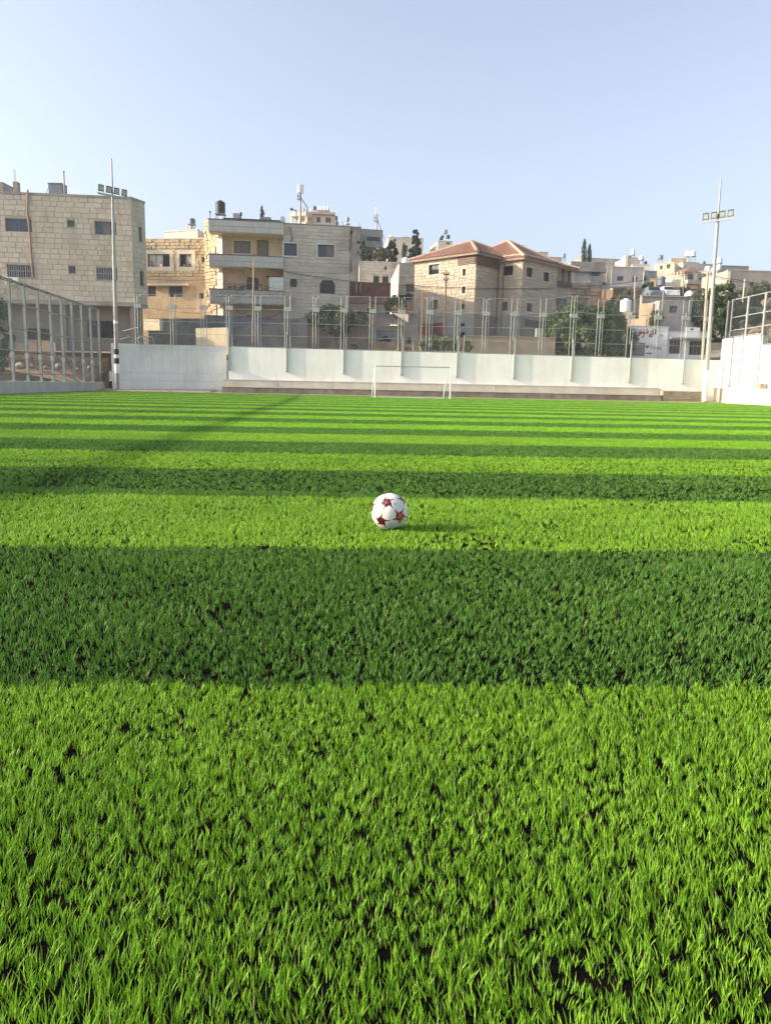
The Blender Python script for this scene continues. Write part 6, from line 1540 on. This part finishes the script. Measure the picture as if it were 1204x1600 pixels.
def cypress(label, px, w, yt, yb, Y, n, jag=.25, grp=None, mat=None):
    p = P(px, yb, Y); zt = zat(px, yt, Y); h = zt - p.z; rmax = w / 2 * Y / 1200
    t = thing('cypress_tree', label, 'tree', tuple(p), grp)
    tt = RNG.random(n) ** 1.15; prof = np.minimum(1, (1 - tt) * 2.3) ** .62 * (1 - .35 * np.maximum(0, .25 - tt) * 4)
    ang = RNG.uniform(0, 2 * math.pi, n); bump = 1 + jag * np.sin(tt * 17 + np.floor(ang * 2.2) * 2.4) + jag * .6 * np.sin(tt * 41 + np.floor(ang * 1.6) * 4.1) - jag * .4
    r_ = rmax * prof * bump * RNG.uniform(.65, 1.0, n)
    pts = np.stack([p.x + np.cos(ang) * r_ + .12 * rmax * np.sin(tt * 6), Y + np.sin(ang) * r_, p.z + tt * h], 1)
    nr = np.stack([np.cos(ang), np.sin(ang), np.full(n, .5)], 1)
    leaf_cloud('leaf', t, pts, nr, max(.10, rmax * .17), mat or lf_cyp, .45)
    mb = MB(); mb.tube([p - Vector((0, 0, 3)), (p.x, Y, zt - h * .1)], [rmax * .14, .02], 6); part(t, 'trunk', mb, MATS['bark'])
tree('cypress_tree', 'broad pointed cypress left behind the plain taupe house', 'tree', tuple(P(613, 416, 98)), [pblob(603.5, 622, 390, 418, 98), pblob(605, 620.5, 379, 402, 98), pblob(609, 617, 372.5, 388, 98)], 3600, .2, lf_cyp, trunk_r=.12, limbs=3)
cypress('small slim cypress between two larger ones behind the taupe house', 630.5, 8, 380, 412, 100, 900)
tree('conifer_tree', 'tall ragged conifer right of the slim cypress left of the red roofs', 'tree', tuple(P(649, 416, 99)), [pblob(636.5, 659, 394, 420, 99), pblob(640, 659.5, 380, 402, 99), pblob(643, 656, 368, 388, 99), pblob(644.5, 654, 360, 374, 99)], 4200, .2, lf_cyp, trunk_r=.14, limbs=4)
cypress('taller cypress of the pair on the skyline', 911, 8.5, 373, 412, 118, 1500, .3)
cypress('shorter cypress of the pair on the skyline', 919.5, 6.5, 381, 411, 118, 1100, .15)
cypress('dark little fir top showing over the balcony building', 409.5, 6, 322.5, 345, 84, 500, .5)
tree('broadleaf_tree', 'big dark green tree behind the right lamp post', 'tree', (P(1120, 520, 82).x, 82, 6), [pblob(1078, 1120, 452, 520, 82), pblob(1105, 1150, 440, 500, 83), pblob(1130, 1160, 455, 520, 82), pblob(1090, 1140, 480, 540, 81)], 11000, .15, lf_mid, trunk_r=.25, limbs=6)
tree('olive_tree', 'grey-green loose tree at the right in front of the long taupe building', 'tree', (P(1170, 480, 92).x, 92, 10), [pblob(1150, 1182, 446, 480, 92), pblob(1172, 1206, 442, 474, 93), pblob(1195, 1240, 445, 475, 93)], 4200, .15, lf_grey, trunk_r=.14)
tree('shrub', 'dark low bush on the earth slope behind the right wall', 'shrub', (P(1145, 500, 70).x, 70, 6), [pblob(1120, 1160, 478, 505, 70), pblob(1150, 1190, 482, 508, 70)], 2600, .13, lf_dark, trunk_r=.06)
tree('shrub', 'pale green bush left of the terracotta hip roof house foot', 'shrub', (P(1062, 462, 112).x, 112, 13), [pblob(1048, 1080, 448, 463, 112)], 1300, .16, lf_mid, trunk_r=.06)
tree('broadleaf_tree', 'bushy green tree right of the grey two-window house', 'tree', (P(1012, 465, 96).x, 96, 10.5), [pblob(1002, 1022, 440, 466, 96)], 1500, .14, lf_mid, trunk_r=.08)
tree('shrub', 'dark shrub behind the big white tank', 'shrub', (P(952, 490, 80).x, 80, 6), [pblob(940, 972, 464, 496, 80)], 1600, .13, lf_dark, trunk_r=.06)
tree('shrub', 'yellow green bush between ochre wall and dark grey house', 'shrub', (P(1022, 505, 76).x, 76, 5.5), [pblob(1012, 1034, 484, 512, 76)], 1100, .12, leaf_mat('leaf_yellow', (.08, .09, .025), (.17, .17, .05)), trunk_r=.05)
tree('broadleaf_tree', 'dark leafy tree behind the left fence at the left edge', 'tree', (P(-8, 585, 51).x, 51, .8), [pblob(-40, 14, 455, 520, 51), pblob(-40, 20, 500, 560, 51), pblob(-30, 16, 540, 585, 50.6)], 4600, .10, lf_dark, trunk_r=.14)
# prickly pear and flowering plants on the wall top
def cactus(label, px0, px1, py0, py1, Y, n):
    p = P((px0 + px1) / 2, py1, Y); t = thing('cactus', label, 'cactus', tuple(p)); w = (px1 - px0) / 2 * Y / 1200; h = zat(px0, py0, Y) - p.z
    for k in range(n):
        x = p.x + random.uniform(-1, 1) * w; z = p.z + h * random.uniform(.0, .78) * (1 - .4 * abs((x - p.x) / w)); y = Y + random.uniform(-.5, .5)
        a = random.uniform(-.7, .7); az = random.uniform(-1.2, 1.2); u = Vector((math.cos(az), math.sin(az), 0)); up = Vector((math.sin(a) * math.cos(az), math.sin(a) * math.sin(az), math.cos(a))); nn = u.cross(up).normalized()
        L_h, W_h = random.uniform(.2, .34), random.uniform(.10, .16); mb = MB(); c = Vector((x, y, z)) + up * L_h; ring = []
        prof = [(math.cos(t_) * W_h * (1 - .25 * math.sin(t_) * -1), math.sin(t_) * L_h) for t_ in [2 * math.pi * i / 12 for i in range(12)]]
        f0 = [c + u * a_ * .9 + up * b_ + nn * .028 for a_, b_ in prof]; f1 = [c + u * a_ * .9 + up * b_ - nn * .028 for a_, b_ in prof]; mid = [c + u * a_ * 1.08 + up * b_ * 1.05 for a_, b_ in prof]
        mb.poly(f0); mb.poly(f1[::-1])
        for i in range(12): j = (i + 1) % 12; mb.quad(f0[i], mid[i], mid[j], f0[j]); mb.quad(mid[i], f1[i], f1[j], mid[j])
        part(t, 'pad', mb, M('cactus_green', (.075, .115, .045), rnd=.35, col2=(.17, .20, .08), var=.2, scale=4, bump=.1))
cactus('large prickly pear cactus clump on the wall top left of the goal post line', 658, 706, 526, 550, 61.5, 70)
cactus('smaller pale cactus clump right of the large prickly pear', 706, 734, 535, 551, 61.5, 26)
# rock slope behind the right wall
for k, (px0, px1, py0, py1, Y, lab) in enumerate(((1188, 1214, 466, 481, 68, 'large sunlit pale boulder behind the right wall fence'), (1168, 1200, 512, 530, 60.5, 'orange sunlit rock pile just above the lower part of the right wall'), (1198, 1230, 508, 536, 58, 'layered orange rock at the right edge above the right wall'), (1158, 1166, 518, 526, 60, 'small pale stone on top of the right wall'))):
    c = pblob(px0, px1, py0, py1, Y); mb = MB(); prof = [(max(.02, math.sin(math.pi * (i + .02) / 7.04)), -math.cos(math.pi * i / 7)) for i in range(8)]
    mb.lathe((0, 0, 0), prof, 12); mb.v = [(c[0] + v[0] * c[3] * random.uniform(.8, 1.1), c[1] + v[1] * c[4] * random.uniform(.8, 1.1), c[2] + v[2] * c[5] * random.uniform(.8, 1.1)) for v in mb.v]
    single('boulder', lab, 'boulder', mb, M('sunny_rock', (.33, .25, .165), var=.4, scale=3, bump=1.0, bscale=6))
sl_ = MB(); 
for k in range(10):
    y0_, y1_ = 62 - 2.4 * k, 62 - 2.4 * (k + 1)
    sl_.quad((XR(y0_) + .4, y0_, 3.4), (XR(y1_) + .4, y1_, 3.4), (XR(y1_) + 9, y1_ + 3, 6.6), (XR(y0_) + 9, y0_ + 3, 6.6)); sl_.quad((XR(y0_) + 9, y0_ + 3, 6.6), (XR(y1_) + 9, y1_ + 3, 6.6), (XR(y1_) + 30, y1_ + 8, 9), (XR(y0_) + 30, y0_ + 8, 9))
structure('earth_slope', sl_, M('grey_slope', (.20, .175, .14), var=.35, scale=.8, bump=.7, bscale=4), smooth=True)

# ------------------------------------------------------------------ poles and overhead cables
def pole(label, px, pyb, pyt, Y, r_, mat, px_top=None, arms=()):
    p = P(px, pyb, Y); q = P(px_top or px, pyt, Y); t = thing('utility_pole', label, 'pole', (p.x, Y, p.z - .8), 'poles behind the fence')
    mb = MB(); mb.tube([(p.x, Y, p.z - .8), tuple(q)], [r_, r_ * .75], 8); part(t, 'shaft', mb, mat, smooth=True)
    for (dz, ln) in arms:
        mb = MB(); mb.box(q.x - ln, Y - .05, q.z - dz - .05, q.x + ln, Y + .05, q.z - dz + .05); part(t, 'bracket', mb, dark_metal)
        for s_ in (-1, 1):
            mb = MB(); mb.lathe((q.x + s_ * ln * .9, Y, q.z - dz + .051), [(.03, 0), (.06, .04), (.05, .14), (.02, .16)], 8); part(t, 'insulator', mb, brown_frame)
    return t, q
_, q1 = pole('grey wooden pole before the middle of the balcony building', 394.5, 545, 405, 61.5, .085, wood, 396.5)
_, q2 = pole('dark brown pole in front of the red-roofed house', 693, 535, 423, 66, .085, brown_slat, 697, ((.3, .22), (.75, .18)))
_, q3 = pole('rust-orange pipe pole left of the large cactus', 657, 540, 453, 62, .075, M('rust_pole', (.30, .17, .10), var=.25, scale=2), 660.5)
_, q4 = pole('pale timber pole left of the right floodlight mast', 1097, 560, 425, 63, .11, M('pale_pole', (.46, .37, .26), var=.2, scale=2), 1105)
_, q5 = pole('leaning thin timber pole beside the rubble house', 943, 470, 424, 88, .10, wood, 948)
_, q6 = pole('thin pale pole before the grey two-window house', 991, 466, 432, 90, .08, trim_mat, 991.5)
_, q7 = pole('pale leaning pole on the slope at the right edge', 1159, 475, 436, 85, .09, trim_mat, 1163)
_, q8 = pole('short bare stake on the wall top left of the large cactus', 645.5, 552, 534, 61, .07, wood)
_, q9 = pole('thin dark pole in front of the small terracotta hip roof house', 1067, 470, 424, 96, .06, wood)
_, q10 = pole('timber post by the lettered building behind the fence', 1034, 490, 456, 78, .10, wood, 1036)
def cable(label, pts, r_=.016):
    P_ = [P(*p) for p in pts]; out = []
    for a, b2 in zip(P_, P_[1:]):
        for k in range(6):
            t = k / 6; c = a.lerp(b2, t); c.z -= .10 * (a - b2).length ** .5 * 4 * t * (1 - t) * .35; out.append(c)
    out.append(P_[-1]); mb = MB(); mb.tube(out, r_, 5); single('overhead_cable', label, 'cable', mb, black_mat, 'overhead cables')
cable('cable from the taupe house to the dark brown pole', [(612, 433, 90), (694, 425.5, 66)])
cable('cable dropping from the dark brown pole to the corner of the red-roofed house', [(697, 427, 66), (741, 436.5, 79.5)])
cable('thick double cable crossing in front of the red-roofed house', [(443, 424, 68.3), (600, 444, 66), (840, 451, 66), (1010, 437, 84), (1090, 425, 63)], .024)
cable('lower cable running alongside the thick one before the red-roofed house', [(448, 426.5, 68.3), (600, 446.5, 66), (850, 452.5, 66.5), (950, 447, 84)], .014)
cable('cable sagging along the golden stone house to the fence', [(229, 480, 71), (300, 489, 68), (330, 487, 67), (396, 450, 61.5)], .02)
cable('thin cable along the plaster front of the golden house', [(230, 436, 74.6), (326, 437, 73.6)], .02)
cable('upper cable from the right timber pole to the long taupe building', [(1105, 427, 63), (1150, 437, 70), (1215, 444, 80)], .024)
cable('lower cable from the right timber pole towards the right edge', [(1105, 430, 63), (1160, 441, 70), (1215, 449, 80)], .016)
cable('cable in front of the middle balcony', [(326, 443, 67.6), (396, 442, 61.5), (443, 452, 68.6)], .014)

hz = MB(); hz.box(-700, -300, -1.2, 700, 700, 52); o = bpy.data.objects.new('haze', mesh_of(hz, 'haze')); COL.objects.link(o); o['kind'] = 'stuff'; o['label'] = 'thin pale haze over the town'
hmat = bpy.data.materials.new('haze'); hmat.use_nodes = True; hn = hmat.node_tree; hn.nodes.remove(hn.nodes['Principled BSDF'])
hv = hn.nodes.new('ShaderNodeVolumePrincipled'); hv.inputs['Color'].default_value = (.92, .94, .97, 1); hv.inputs['Density'].default_value = .0005; hv.inputs['Anisotropy'].default_value = .3
hn.links.new(hv.outputs[0], hn.nodes['Material Output'].inputs['Volume']); o.data.materials.append(hmat)

n_all = len(bpy.data.objects); print('objects', n_all)
